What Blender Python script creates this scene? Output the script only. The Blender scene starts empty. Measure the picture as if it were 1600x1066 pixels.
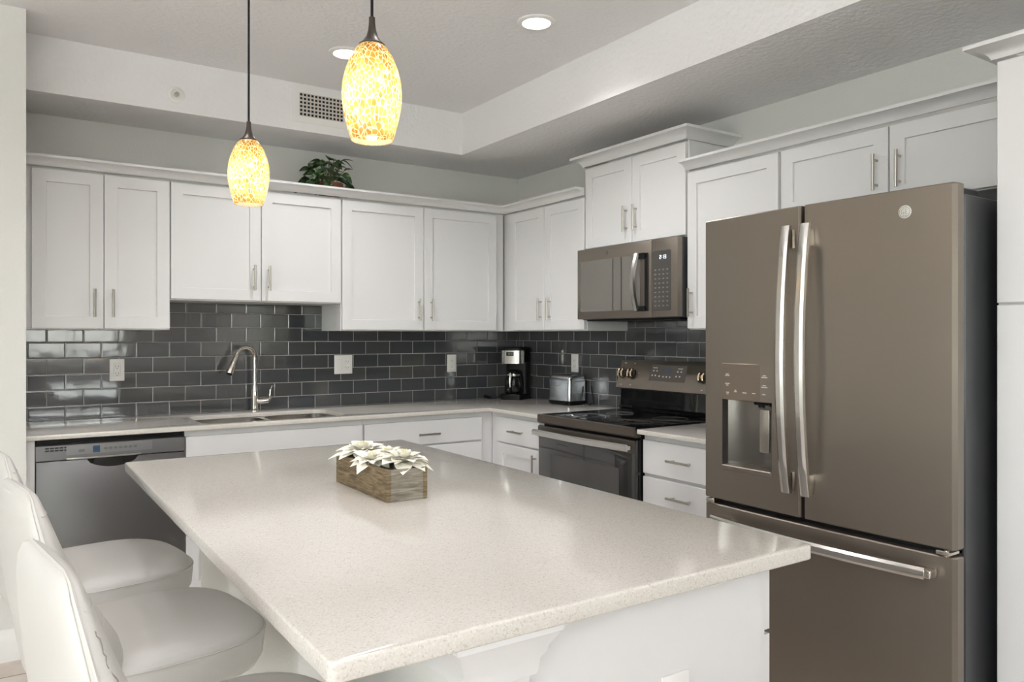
import bpy, bmesh, math, random
from mathutils import Vector, Matrix
R = math.radians
SC = bpy.context.scene
COL = SC.collection

# ------------------------------------------------------------------ camera, sky, exposure
cd = bpy.data.cameras.new('camera')
cam = bpy.data.objects.new('camera', cd); COL.objects.link(cam)
cam.location = (-3.0835, -4.519, 1.3426)
cam.rotation_euler = (R(90), 0, -0.5906)
cd.sensor_width = 36.0
cd.lens = 1202.6 / 1600 * 36
cd.shift_y = -0.0051
cd.clip_start = 0.02
SC.camera = cam
SC.view_settings.view_transform = 'Standard'
SC.view_settings.look = 'None'
SC.view_settings.gamma = 1.0
SC.view_settings.use_curve_mapping = False
SC.view_settings.exposure = 0.56

W = bpy.data.worlds.new('sky'); SC.world = W
W.use_nodes = True
wn = W.node_tree
bg = wn.nodes['Background']
sky = wn.nodes.new('ShaderNodeTexSky')
sky.sky_type = 'NISHITA'; sky.sun_disc = False
sky.sun_elevation = R(52); sky.sun_rotation = R(200)
sky.dust_density = 1.2; sky.air_density = 1.0; sky.ozone_density = 1.0
hs = wn.nodes.new('ShaderNodeHueSaturation'); hs.inputs['Saturation'].default_value = 0.18
wn.links.new(sky.outputs[0], hs.inputs['Color']); wn.links.new(hs.outputs[0], bg.inputs['Color'])
bg.inputs['Strength'].default_value = 0.95

def lamp(name, kind, loc, energy, color=(1, 1, 1), rot=(0, 0, 0), **kw):
    l = bpy.data.lights.new(name, kind); l.energy = energy; l.color = color
    for k, v in kw.items(): setattr(l, k, v)
    o = bpy.data.objects.new(name, l); COL.objects.link(o)
    o.location = loc; o.rotation_euler = rot
    return o
# high sun from behind the house: it lights the ground outside, whose bounce reaches the ceiling
lamp('sun', 'SUN', (0, 6, 12), 23, (.94, .965, 1.0), (R(-38), 0, R(10)), angle=R(.6))
# daylight portals in the openings of the rear and left windows
def portal(name, loc, rot, sx, sy):
    o = lamp(name, 'AREA', loc, 1, rot=rot, shape='RECTANGLE', size=sx, size_y=sy)
    o.data.cycles.is_portal = True
    return o
portal('rear_window_portal', (-5.1, -10.56, 1.2), (R(90), 0, 0), 3.0, 2.3)
portal('small_window_portal', (-2.0, -10.56, 1.55), (R(90), 0, 0), 1.5, 1.2)
portal('left_window_portal', (-7.06, -5.2, 1.35), (0, R(-90), 0), 2.3, 4.0)

# ------------------------------------------------------------------ colour and materials
def lin(c):
    c = c / 255
    return c / 12.92 if c <= .04045 else ((c + .055) / 1.055) ** 2.4
def rgb(r, g, b): return (lin(r), lin(g), lin(b), 1)

def mat(name, col, rough=.5, metal=0.0, coat=0.0, spec=.5, bump=None, aniso=0):
    m = bpy.data.materials.new(name); m.use_nodes = True
    n = m.node_tree; b = n.nodes['Principled BSDF']
    b.inputs['Base Color'].default_value = col
    b.inputs['Roughness'].default_value = rough
    b.inputs['Metallic'].default_value = metal
    b.inputs['Coat Weight'].default_value = coat
    b.inputs['Coat Roughness'].default_value = .08
    b.inputs['Specular IOR Level'].default_value = spec
    if bump:
        sc, st, dist = bump
        g = n.nodes.new('ShaderNodeNewGeometry')
        t = n.nodes.new('ShaderNodeTexNoise'); t.inputs['Scale'].default_value = sc
        t.inputs['Detail'].default_value = 4
        bp = n.nodes.new('ShaderNodeBump'); bp.inputs['Strength'].default_value = st
        bp.inputs['Distance'].default_value = dist
        n.links.new(g.outputs['Position'], t.inputs['Vector'])
        n.links.new(t.outputs['Fac'], bp.inputs['Height']); n.links.new(bp.outputs[0], b.inputs['Normal'])
    return m
def nodes(m): return m.node_tree.nodes, m.node_tree.links, m.node_tree.nodes['Principled BSDF']

M = {}
M['wall'] = mat('wall paint', rgb(223, 222, 217), .75, bump=(90, .25, .004))
M['ceil'] = mat('ceiling paint', rgb(240, 238, 237), .85, bump=(45, .55, .008))
M['trim'] = mat('trim paint', rgb(236, 234, 230), .4)
M['cab'] = mat('cabinet paint', rgb(224, 223, 222), .33, spec=.45)
M['dark'] = mat('dark gap', rgb(18, 18, 18), .7)
M['steel'] = mat('brushed nickel', rgb(186, 182, 174), .3, 1.0)
M['stain'] = mat('brushed stainless', rgb(205, 203, 199), .22, 1.0)
M['chrome'] = mat('polished nickel', rgb(215, 210, 202), .07, 1.0)
M['slate'] = mat('slate metal', rgb(140, 131, 121), .36, .8)
M['slate_w'] = mat('slate edge metal', rgb(96, 88, 80), .34, .7)
M['slate_d'] = mat('slate dark enamel', rgb(70, 71, 73), .3, .2)
M['dw'] = mat('dishwasher metal', rgb(108, 107, 107), .34, .8)
M['black'] = mat('black plastic', rgb(10, 10, 11), .4, spec=.25)
M['gloss'] = mat('black glass', rgb(14, 14, 15), .04, 0, .3)
M['oven'] = mat('oven window glass', rgb(40, 38, 36), .05, 0, .6)
M['mglass'] = mat('microwave window glass', rgb(116, 112, 105), .09, 0.3, .4)
M['plast'] = mat('white plastic', rgb(238, 236, 232), .35)
M['slot'] = mat('grey slot', rgb(90, 90, 88), .5)
M['bronze'] = mat('oiled bronze', rgb(70, 62, 56), .42, .7)
M['print'] = mat('pale print', rgb(214, 210, 200), .5)
M['terra'] = mat('terracotta', rgb(132, 82, 66), .7)
M['soil'] = mat('soil', rgb(60, 48, 38), .9)
M['petal'] = mat('flower petal', rgb(245, 241, 228), .6)
M['pollen'] = mat('flower centre', rgb(232, 226, 190), .7)
M['stem'] = mat('flower stem', rgb(96, 104, 70), .7)
M['gold'] = mat('warm knob metal', rgb(214, 200, 176), .16, 1.0)
M['foot'] = mat('rubber', rgb(30, 30, 30), .7)
M['grass'] = mat('lawn', rgb(178, 178, 174), .9)
M['deck'] = mat('balcony concrete', rgb(200, 196, 188), .8)
M['hedge'] = mat('hedge leaf', rgb(104, 122, 84), .7)
M['sofa'] = mat('sofa fabric', rgb(200, 198, 194), .8)
M['toast'] = mat('toaster steel', rgb(190, 192, 196), .2, 1.0)

def emit(name, col, s):
    m = bpy.data.materials.new(name); m.use_nodes = True; n = m.node_tree
    n.nodes.remove(n.nodes['Principled BSDF'])
    e = n.nodes.new('ShaderNodeEmission'); e.inputs[0].default_value = col; e.inputs[1].default_value = s
    n.links.new(e.outputs[0], n.nodes['Material Output'].inputs[0])
    return m
M['can'] = emit('downlight lens', rgb(255, 244, 226), 9)
M['bulb'] = emit('bulb glow', rgb(255, 232, 190), 7)
M['clock'] = emit('clock digits', rgb(225, 240, 255), 1.6)
M['lcd'] = emit('blue panel light', rgb(120, 170, 205), .5)

# quartz: pale ground with fine grey and tan flecks
m = mat('quartz', rgb(226, 219, 210), .13, coat=.25); n, l, b = nodes(m)
g = n.new('ShaderNodeNewGeometry')
v = n.new('ShaderNodeTexVoronoi'); v.inputs['Scale'].default_value = 420
l.new(g.outputs['Position'], v.inputs['Vector'])
sx = n.new('ShaderNodeSeparateColor'); l.new(v.outputs['Color'], sx.inputs[0])
cr = n.new('ShaderNodeValToRGB'); cr.color_ramp.interpolation = 'CONSTANT'
e = cr.color_ramp.elements; e[0].position = 0; e[0].color = rgb(194, 186, 175)
e[1].position = .07; e[1].color = rgb(211, 206, 198)
x = e.new(.60); x.color = rgb(207, 201, 192)
x = e.new(.88); x.color = rgb(217, 212, 205)
x = e.new(.975); x.color = rgb(199, 194, 188)
l.new(sx.outputs[0], cr.inputs[0]); l.new(cr.outputs[0], b.inputs['Base Color'])
M['quartz'] = m

def tile_mat(name, axis, c):
    m = mat(name, rgb(70, 72, 74), .06, coat=.6); n, l, b = nodes(m)
    g = n.new('ShaderNodeNewGeometry'); s = n.new('ShaderNodeSeparateXYZ'); l.new(g.outputs['Position'], s.inputs[0])
    ax = n.new('ShaderNodeMath'); ax.operation = 'ADD'; ax.inputs[1].default_value = c + .163 * 40; l.new(s.outputs[axis], ax.inputs[0])
    az = n.new('ShaderNodeMath'); az.operation = 'SUBTRACT'; az.inputs[1].default_value = .9055 - .0805 * 10; l.new(s.outputs[2], az.inputs[0])
    cb = n.new('ShaderNodeCombineXYZ'); l.new(ax.outputs[0], cb.inputs[0]); l.new(az.outputs[0], cb.inputs[1])
    def brick(mort, smooth):
        t = n.new('ShaderNodeTexBrick'); t.offset = .5; t.offset_frequency = 2
        t.inputs['Scale'].default_value = 1; t.inputs['Brick Width'].default_value = .163; t.inputs['Row Height'].default_value = .0805
        t.inputs['Mortar Size'].default_value = mort; t.inputs['Mortar Smooth'].default_value = smooth
        t.inputs['Bias'].default_value = 0
        t.inputs['Color1'].default_value = rgb(66, 69, 72); t.inputs['Color2'].default_value = rgb(80, 80, 79)
        t.inputs['Mortar'].default_value = rgb(178, 176, 172)
        l.new(cb.outputs[0], t.inputs['Vector']); return t
    t = brick(.0013, .1); l.new(t.outputs['Color'], b.inputs['Base Color'])
    mr = n.new('ShaderNodeMapRange'); mr.inputs['To Min'].default_value = .05; mr.inputs['To Max'].default_value = .5
    l.new(t.outputs['Fac'], mr.inputs['Value']); l.new(mr.outputs[0], b.inputs['Roughness'])
    ic = n.new('ShaderNodeMath'); ic.operation = 'MULTIPLY_ADD'; ic.inputs[1].default_value = -1.0; ic.inputs[2].default_value = 1.0
    l.new(t.outputs['Fac'], ic.inputs[0]); l.new(ic.outputs[0], b.inputs['Coat Weight'])
    t2 = brick(.006, 1.0)
    nz = n.new('ShaderNodeTexNoise'); nz.inputs['Scale'].default_value = 14; nz.inputs['Detail'].default_value = 1
    l.new(g.outputs['Position'], nz.inputs['Vector'])
    mm = n.new('ShaderNodeMath'); mm.operation = 'MULTIPLY_ADD'; mm.inputs[1].default_value = -1.0
    ns = n.new('ShaderNodeMath'); ns.operation = 'MULTIPLY'; ns.inputs[1].default_value = .55; l.new(nz.outputs['Fac'], ns.inputs[0])
    l.new(t2.outputs['Fac'], mm.inputs[0]); l.new(ns.outputs[0], mm.inputs[2])
    bp = n.new('ShaderNodeBump'); bp.inputs['Strength'].default_value = .35; bp.inputs['Distance'].default_value = .002
    l.new(mm.outputs[0], bp.inputs['Height'])
    l.new(bp.outputs[0], b.inputs['Normal']); l.new(bp.outputs[0], b.inputs['Coat Normal'])
    return m
M['tile_b'] = tile_mat('back wall glass tile', 0, .1015)
M['tile_r'] = tile_mat('right wall glass tile', 1, .1525)

m = mat('floor tile', rgb(196, 184, 172), .35); n, l, b = nodes(m)
g = n.new('ShaderNodeNewGeometry')
t = n.new('ShaderNodeTexBrick'); t.offset = 0
for k, vv in (('Scale', 1), ('Brick Width', .45), ('Row Height', .45), ('Mortar Size', .004)): t.inputs[k].default_value = vv
t.inputs['Color1'].default_value = rgb(212, 200, 188); t.inputs['Color2'].default_value = rgb(200, 188, 176); t.inputs['Mortar'].default_value = rgb(120, 106, 94)
l.new(g.outputs['Position'], t.inputs['Vector'])
nz = n.new('ShaderNodeTexNoise'); nz.inputs['Scale'].default_value = 7; nz.inputs['Detail'].default_value = 6
l.new(g.outputs['Position'], nz.inputs['Vector'])
mx = n.new('ShaderNodeMix'); mx.data_type = 'RGBA'; mx.blend_type = 'OVERLAY'; mx.inputs[0].default_value = .35
l.new(t.outputs['Color'], mx.inputs[6]); l.new(nz.outputs['Fac'], mx.inputs[7]); l.new(mx.outputs[2], b.inputs['Base Color'])
M['floor'] = m

# worn off-white leather with fine grain and a few grey cracks
m = mat('white leather', rgb(201, 198, 193), .42); n, l, b = nodes(m)
tc = n.new('ShaderNodeTexCoord')
nz = n.new('ShaderNodeTexNoise'); nz.inputs['Scale'].default_value = 420; nz.inputs['Detail'].default_value = 2
l.new(tc.outputs['Object'], nz.inputs['Vector'])
bp = n.new('ShaderNodeBump'); bp.inputs['Strength'].default_value = .25; bp.inputs['Distance'].default_value = .0012
l.new(nz.outputs['Fac'], bp.inputs['Height']); l.new(bp.outputs[0], b.inputs['Normal'])
vo = n.new('ShaderNodeTexVoronoi'); vo.feature = 'DISTANCE_TO_EDGE'; vo.inputs['Scale'].default_value = 55
l.new(tc.outputs['Object'], vo.inputs['Vector'])
lt = n.new('ShaderNodeMath'); lt.operation = 'LESS_THAN'; lt.inputs[1].default_value = .035; l.new(vo.outputs[0], lt.inputs[0])
n2 = n.new('ShaderNodeTexNoise'); n2.inputs['Scale'].default_value = 9; n2.inputs['Detail'].default_value = 2; l.new(tc.outputs['Object'], n2.inputs['Vector'])
gt = n.new('ShaderNodeMath'); gt.operation = 'GREATER_THAN'; gt.inputs[1].default_value = .86; l.new(n2.outputs['Fac'], gt.inputs[0])
ml = n.new('ShaderNodeMath'); ml.operation = 'MULTIPLY'; l.new(lt.outputs[0], ml.inputs[0]); l.new(gt.outputs[0], ml.inputs[1])
mx = n.new('ShaderNodeMix'); mx.data_type = 'RGBA'; mx.inputs[6].default_value = rgb(201, 198, 193); mx.inputs[7].default_value = rgb(140, 136, 130)
l.new(ml.outputs[0], mx.inputs[0]); l.new(mx.outputs[2], b.inputs['Base Color'])
M['leather'] = m
M['seam'] = mat('leather seam', rgb(198, 194, 188), .5)

# weathered planter wood
m = mat('weathered wood', rgb(140, 126, 104), .75); n, l, b = nodes(m)
tc = n.new('ShaderNodeTexCoord'); mp = n.new('ShaderNodeMapping'); mp.inputs['Scale'].default_value = (9, 9, 90)
l.new(tc.outputs['Object'], mp.inputs['Vector'])
nz = n.new('ShaderNodeTexNoise'); nz.inputs['Scale'].default_value = 1.6; nz.inputs['Detail'].default_value = 7; nz.inputs['Distortion'].default_value = 1.2
l.new(mp.outputs[0], nz.inputs['Vector'])
cr = n.new('ShaderNodeValToRGB'); e = cr.color_ramp.elements
e[0].position = .28; e[0].color = rgb(74, 60, 44); e[1].position = .72; e[1].color = rgb(146, 130, 100)
x = e.new(.5); x.color = rgb(116, 99, 73)
l.new(nz.outputs['Fac'], cr.inputs[0]); l.new(cr.outputs[0], b.inputs['Base Color'])
M['wood'] = m
m = M['wood'].copy(); m.name = 'weathered end wood'
for nd in m.node_tree.nodes:
    if nd.type == 'VALTORGB':
        for el, c_ in zip(nd.color_ramp.elements, (rgb(92, 84, 72), rgb(128, 121, 108), rgb(158, 152, 138))): el.color = c_
M['wood_e'] = m

# variegated leaf
m = mat('variegated leaf', rgb(50, 78, 48), .38); n, l, b = nodes(m)
g = n.new('ShaderNodeNewGeometry'); nz = n.new('ShaderNodeTexNoise'); nz.inputs['Scale'].default_value = 38; nz.inputs['Detail'].default_value = 3
l.new(g.outputs['Position'], nz.inputs['Vector'])
cr = n.new('ShaderNodeValToRGB'); e = cr.color_ramp.elements
e[0].position = .4; e[0].color = rgb(38, 60, 38); e[1].position = .68; e[1].color = rgb(150, 170, 118)
x = e.new(.55); x.color = rgb(66, 98, 56)
l.new(nz.outputs['Fac'], cr.inputs[0]); l.new(cr.outputs[0], b.inputs['Base Color'])
M['leaf'] = m

# amber crackle glass of the pendant shades
m = bpy.data.materials.new('amber crackle glass'); m.use_nodes = True; n = m.node_tree.nodes; l = m.node_tree.links
n.remove(n['Principled BSDF'])
tc = n.new('ShaderNodeTexCoord'); mp = n.new('ShaderNodeMapping'); mp.inputs['Scale'].default_value = (1, 1, .58); l.new(tc.outputs['Object'], mp.inputs['Vector'])
vo = n.new('ShaderNodeTexVoronoi'); vo.feature = 'DISTANCE_TO_EDGE'; vo.inputs['Scale'].default_value = 118; l.new(mp.outputs[0], vo.inputs['Vector'])
vc = n.new('ShaderNodeTexVoronoi'); vc.inputs['Scale'].default_value = 118; l.new(mp.outputs[0], vc.inputs['Vector'])
nz = n.new('ShaderNodeTexNoise'); nz.inputs['Scale'].default_value = 16; nz.inputs['Detail'].default_value = 2; l.new(tc.outputs['Object'], nz.inputs['Vector'])
cr = n.new('ShaderNodeValToRGB'); e = cr.color_ramp.elements
e[0].position = .32; e[0].color = rgb(184, 118, 32); e[1].position = .66; e[1].color = rgb(246, 210, 122)
l.new(nz.outputs['Fac'], cr.inputs[0])
hv = n.new('ShaderNodeHueSaturation'); sp = n.new('ShaderNodeSeparateColor'); l.new(vc.outputs['Color'], sp.inputs[0])
mr = n.new('ShaderNodeMapRange'); mr.inputs['To Min'].default_value = .55; mr.inputs['To Max'].default_value = 1.1; l.new(sp.outputs[0], mr.inputs['Value'])
l.new(mr.outputs[0], hv.inputs['Value']); l.new(cr.outputs[0], hv.inputs['Color'])
ln = n.new('ShaderNodeMapRange'); ln.inputs['From Min'].default_value = .025; ln.inputs['From Max'].default_value = .10; l.new(vo.outputs[0], ln.inputs['Value'])
mx = n.new('ShaderNodeMix'); mx.data_type = 'RGBA'; mx.inputs[6].default_value = rgb(255, 246, 208)
l.new(ln.outputs[0], mx.inputs[0]); l.new(hv.outputs[0], mx.inputs[7])
tr = n.new('ShaderNodeBsdfTranslucent'); df = n.new('ShaderNodeBsdfDiffuse'); gl = n.new('ShaderNodeBsdfGlossy'); gl.inputs['Roughness'].default_value = .08
l.new(mx.outputs[2], tr.inputs[0]); l.new(mx.outputs[2], df.inputs[0])
m1 = n.new('ShaderNodeMixShader'); m1.inputs[0].default_value = .3; l.new(tr.outputs[0], m1.inputs[1]); l.new(df.outputs[0], m1.inputs[2])
lw = n.new('ShaderNodeLayerWeight'); lw.inputs[0].default_value = .5
fr = n.new('ShaderNodeMath'); fr.operation = 'POWER'; fr.inputs[1].default_value = 3.5; l.new(lw.outputs['Facing'], fr.inputs[0])
fr2 = n.new('ShaderNodeMath'); fr2.operation = 'MULTIPLY_ADD'; fr2.inputs[1].default_value = .35; fr2.inputs[2].default_value = .03; l.new(fr.outputs[0], fr2.inputs[0]); fr = fr2
m2 = n.new('ShaderNodeMixShader'); l.new(fr.outputs[0], m2.inputs[0]); l.new(m1.outputs[0], m2.inputs[1]); l.new(gl.outputs[0], m2.inputs[2])
l.new(m2.outputs[0], n['Material Output'].inputs[0])
M['amber'] = m

m = bpy.data.materials.new('opal glass'); m.use_nodes = True; n = m.node_tree.nodes; l = m.node_tree.links
n.remove(n['Principled BSDF'])
a_ = n.new('ShaderNodeBsdfTranslucent'); a_.inputs[0].default_value = (.95, .93, .9, 1); b_ = n.new('ShaderNodeBsdfDiffuse'); b_.inputs[0].default_value = (.9, .88, .85, 1)
x_ = n.new('ShaderNodeMixShader'); x_.inputs[0].default_value = .3; l.new(a_.outputs[0], x_.inputs[1]); l.new(b_.outputs[0], x_.inputs[2]); l.new(x_.outputs[0], n['Material Output'].inputs[0])
M['opal'] = m
# clear pane: see-through with a mirror sheen
def pane_mat(name, tint):
    m = bpy.data.materials.new(name); m.use_nodes = True; n = m.node_tree.nodes; l = m.node_tree.links
    n.remove(n['Principled BSDF'])
    t = n.new('ShaderNodeBsdfTransparent'); t.inputs[0].default_value = tint
    g = n.new('ShaderNodeBsdfGlossy'); g.inputs['Roughness'].default_value = .02
    f = n.new('ShaderNodeFresnel'); f.inputs[0].default_value = 1.45
    s = n.new('ShaderNodeMixShader'); l.new(f.outputs[0], s.inputs[0]); l.new(t.outputs[0], s.inputs[1]); l.new(g.outputs[0], s.inputs[2])
    l.new(s.outputs[0], n['Material Output'].inputs[0]); return m
M['pane'] = pane_mat('window glass', (.95, .97, .96, 1))
M['carafe'] = pane_mat('carafe glass', (.75, .76, .76, 1))

# ------------------------------------------------------------------ mesh builder
ident = lambda a, d, z: (a, d, z)
class MB:
    def __init__(s, fn=ident): s.bm = bmesh.new(); s.fn = fn
    def add(s, vs, fs):
        bv = [s.bm.verts.new(s.fn(*v)) for v in vs]
        for f in fs:
            try: s.bm.faces.new([bv[i] for i in f])
            except ValueError: pass
        return s
    def box(s, x0, x1, y0, y1, z0, z1, bev=0, seg=1):
        x0, x1 = min(x0, x1), max(x0, x1); y0, y1 = min(y0, y1), max(y0, y1); z0, z1 = min(z0, z1), max(z0, z1)
        t = bmesh.new(); bmesh.ops.create_cube(t, size=1)
        for v in t.verts: v.co = ((x0 + x1) / 2 + v.co.x * (x1 - x0), (y0 + y1) / 2 + v.co.y * (y1 - y0), (z0 + z1) / 2 + v.co.z * (z1 - z0))
        if bev: bmesh.ops.bevel(t, geom=list(t.edges), offset=bev, segments=seg, profile=.5, affect='EDGES')
        return s.merge(t)
    def merge(s, t, mtx=None):
        t.verts.ensure_lookup_table(); t.verts.index_update()
        vs = [tuple(mtx @ v.co) if mtx else tuple(v.co) for v in t.verts]
        s.add(vs, [[v.index for v in f.verts] for f in t.faces]); t.free(); return s
    def loft(s, rings, cap=True, closed=True):
        k = len(rings[0]); vs = [p for r in rings for p in r]; fs = []
        for i in range(len(rings) - 1):
            for j in range(k if closed else k - 1):
                fs.append([i * k + j, i * k + (j + 1) % k, (i + 1) * k + (j + 1) % k, (i + 1) * k + j])
        if cap:
            fs.append(list(range(k))[::-1]); fs.append([(len(rings) - 1) * k + j for j in range(k)])
        return s.add(vs, fs)
    def tube(s, pts, r, seg=10, cap=True, flat=None):
        P = [Vector(p) for p in pts]; nr = []
        up = None; rings = []
        for i, p in enumerate(P):
            d = (P[min(i + 1, len(P) - 1)] - P[max(i - 1, 0)]).normalized()
            if up is None:
                a = Vector((0, 0, 1)) if abs(d.z) < .9 else Vector((1, 0, 0))
                up = d.cross(a).normalized()
            up = (up - d * up.dot(d)).normalized(); si = d.cross(up)
            rr = r[i] if isinstance(r, (list, tuple)) else r
            fl = flat or (1, 1)
            rings.append([tuple(p + (up * math.cos(2 * math.pi * j / seg) * fl[0] + si * math.sin(2 * math.pi * j / seg) * fl[1]) * rr) for j in range(seg)])
        return s.loft(rings, cap)
    def ring(s, pts, r, seg=6):
        n = len(pts); P = [Vector(p) for p in pts]; rings = []
        for i in range(n):
            d = (P[(i + 1) % n] - P[i - 1]).normalized()
            a = Vector((0, 0, 1)) if abs(d.z) < .95 else Vector((1, 0, 0))
            u = d.cross(a).normalized(); w = d.cross(u)
            rings.append([tuple(P[i] + (u * math.cos(2 * math.pi * j / seg) + w * math.sin(2 * math.pi * j / seg)) * r) for j in range(seg)])
        return s.loft(rings + [rings[0]], cap=False)
    def lathe(s, prof, c, seg=32, axis='z', cap=True, fn=None):
        rings = []
        for r, h in prof:
            ring = []
            for j in range(seg):
                a = 2 * math.pi * j / seg; u, w = r * math.cos(a), r * math.sin(a)
                p = {'z': (u, w, h), 'x': (h, u, w), 'y': (u, h, w)}[axis]
                ring.append((c[0] + p[0], c[1] + p[1], c[2] + p[2]))
            rings.append(ring)
        return s.loft(rings, cap)
    def prism(s, poly, ax, t0, t1):
        f = {'x': lambda u, w, t: (t, u, w), 'y': lambda u, w, t: (u, t, w), 'z': lambda u, w, t: (u, w, t)}[ax]
        return s.loft([[f(u, w, t0) for u, w in poly], [f(u, w, t1) for u, w in poly]])
    def sweep(s, path, prof):
        # mouldings: profile (outward, z) swept along a plan path with mitred corners; outward is left of travel
        P = [Vector((p[0], p[1])) for p in path]; rings = []
        for i, p in enumerate(P):
            ns = []
            for a, b_ in ((i - 1, i), (i, i + 1)):
                if a >= 0 and b_ < len(P):
                    d = (P[b_] - P[a]).normalized(); ns.append(Vector((-d.y, d.x)))
            nn = sum(ns, Vector((0, 0)))
            nn = nn / nn.dot(ns[0]) if len(ns) > 1 else nn
            rings.append([(p.x + nn.x * o, p.y + nn.y * o, z) for o, z in prof])
        return s.loft(rings)
    def slab(s, outer, holes, z0, z1, bev=.003):
        t = bmesh.new(); es = []
        for loop in [outer] + holes:
            vv = [t.verts.new((x, y, z1)) for x, y in loop]
            es += [t.edges.new((vv[i], vv[(i + 1) % len(vv)])) for i in range(len(vv))]
        bmesh.ops.triangle_fill(t, use_beauty=True, use_dissolve=False, edges=es)
        top = list(t.faces)
        for f in top:
            f.normal_update()
            if f.normal.z < 0: f.normal_flip()
        r = bmesh.ops.extrude_face_region(t, geom=top)
        for v in [q for q in r['geom'] if isinstance(q, bmesh.types.BMVert)]: v.co.z = z0
        bmesh.ops.recalc_face_normals(t, faces=list(t.faces))
        if bev:
            ed = [e for e in t.edges if len(e.link_faces) == 2 and abs(e.link_faces[0].normal.dot(e.link_faces[1].normal)) < .5 and abs(e.verts[0].co.z - e.verts[1].co.z) < 1e-5]
            bmesh.ops.bevel(t, geom=ed, offset=bev, segments=3, profile=.5, affect='EDGES')
        return s.merge(t)

ORIG = {}
def mesh_obj(name, mb, material, origin, smooth=True, ang=35):
    bm = mb.bm
    bmesh.ops.recalc_face_normals(bm, faces=list(bm.faces))
    for v in bm.verts: v.co -= origin
    me = bpy.data.meshes.new(name); bm.to_mesh(me); bm.free()
    if smooth:
        me.polygons.foreach_set('use_smooth', [True] * len(me.polygons)); me.set_sharp_from_angle(angle=R(ang))
    me.materials.append(material)
    o = bpy.data.objects.new(name, me); COL.objects.link(o)
    return o
def tag(o, label, cat, group=None):
    o['label'] = label; o['category'] = cat
    if group: o['group'] = group
    return o
def thing(name, label, cat, loc=(0, 0, 0), group=None):
    o = bpy.data.objects.new(name, None); COL.objects.link(o); o.location = loc; o.empty_display_size = .1
    ORIG[o.name] = Vector(loc)
    return tag(o, label, cat, group)
def part(name, mb, material, parent, label=None, ang=35):
    o = mesh_obj(name, mb, material, ORIG[parent.name], ang=ang)
    o.parent = parent; ORIG[o.name] = ORIG[parent.name].copy()
    if label: o['label'] = label
    return o
def single(name, mb, material, label=None, cat=None, group=None, kind=None, ang=35):
    xs = [v.co.copy() for v in mb.bm.verts]
    lo = Vector([min(c[i] for c in xs) for i in range(3)]); hi = Vector([max(c[i] for c in xs) for i in range(3)])
    og = Vector(((lo.x + hi.x) / 2, (lo.y + hi.y) / 2, lo.z))
    o = mesh_obj(name, mb, material, og, ang=ang); o.location = og; ORIG[o.name] = og
    if label: o['label'] = label
    if cat: o['category'] = cat
    if group: o['group'] = group
    if kind: o['kind'] = kind
    return o
def struct(name, mb, material, parent=None):
    return single(name, mb, material, kind='structure') if parent is None else part(name, mb, material, parent)
def copy_tree(o, parent=None):
    c = o.copy(); COL.objects.link(c)
    if parent: c.parent = parent
    for ch in list(o.children):
        if not ch.name.startswith('leather_crack'): copy_tree(ch, c)
    return c
def rrect(x0, x1, y0, y1, r, n=6):
    p = []
    for cx, cy, a0 in ((x1 - r, y1 - r, 0), (x0 + r, y1 - r, 90), (x0 + r, y0 + r, 180), (x1 - r, y0 + r, 270)):
        for k in range(n + 1):
            a = R(a0 + 90 * k / n); p.append((cx + r * math.cos(a), cy + r * math.sin(a)))
    return p

# ------------------------------------------------------------------ room
XL, CEIL, SOF = -2.979, 2.708, 2.4532
struct('floor', MB().box(-7.2, 0.1, -10.7, 0.1, -.1, 0), M['floor'])
struct('wall_back', MB().box(-7.2, 0.12, 0, .12, 0, 2.85), M['wall'])
struct('wall_right', MB().box(0, .12, -10.7, 0, 0, 2.85), M['wall'])
# pier of wall to the left of the kitchen
struct('wall_pier', MB().box(-7.0, XL, -.718, 0, 0, CEIL), M['wall'])
struct('baseboard_pier', MB().sweep([(XL, -.719), (-7.0, -.719)], [(0, 0), (.015, 0), (.015, .085), (.011, .1), (.006, .115), (.004, .13), (0, .13)]), M['trim'])
# raised tray and the lower soffit round it
struct('ceiling', MB().box(-7.2, .12, -10.7, .12, CEIL, CEIL + .1), M['ceil'])
sf = MB().prism([(XL, 0), (0, 0), (0, -10.49), (-.7055, -10.49), (-.7055, -.4222), (XL, -.4222)], 'z', SOF, CEIL)
struct('ceiling_soffit', sf, M['ceil'])
# rear wall with a run of sliding glass
def wall_open(fn, a0, a1, o0, o1, z0, z1, th=.12):
    mb = MB(fn)
    mb.box(a0, o0, 0, th, 0, 2.8); mb.box(o1, a1, 0, th, 0, 2.8)
    mb.box(o0, o1, 0, th, z1, 2.8)
    if z0 > .02: mb.box(o0, o1, 0, th, 0, z0)
    return mb
rear = lambda a, d, z: (a, -10.5 - d, z)
left = lambda a, d, z: (-7.0 - d, a, z)
wr = MB(rear)
for b_ in ((-7.1, -6.6, 0, 2.8), (-3.6, -2.75, 0, 2.8), (-1.25, .1, 0, 2.8), (-6.6, -3.6, 2.36, 2.8), (-2.75, -1.25, 0, .95), (-2.75, -1.25, 2.15, 2.8)): wr.box(b_[0], b_[1], 0, .12, b_[2], b_[3])
struct('wall_rear', wr, M['wall'])
struct('wall_left', wall_open(left, -10.6, 0, -7.2, -3.2, .2, 2.5), M['wall'])
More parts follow.
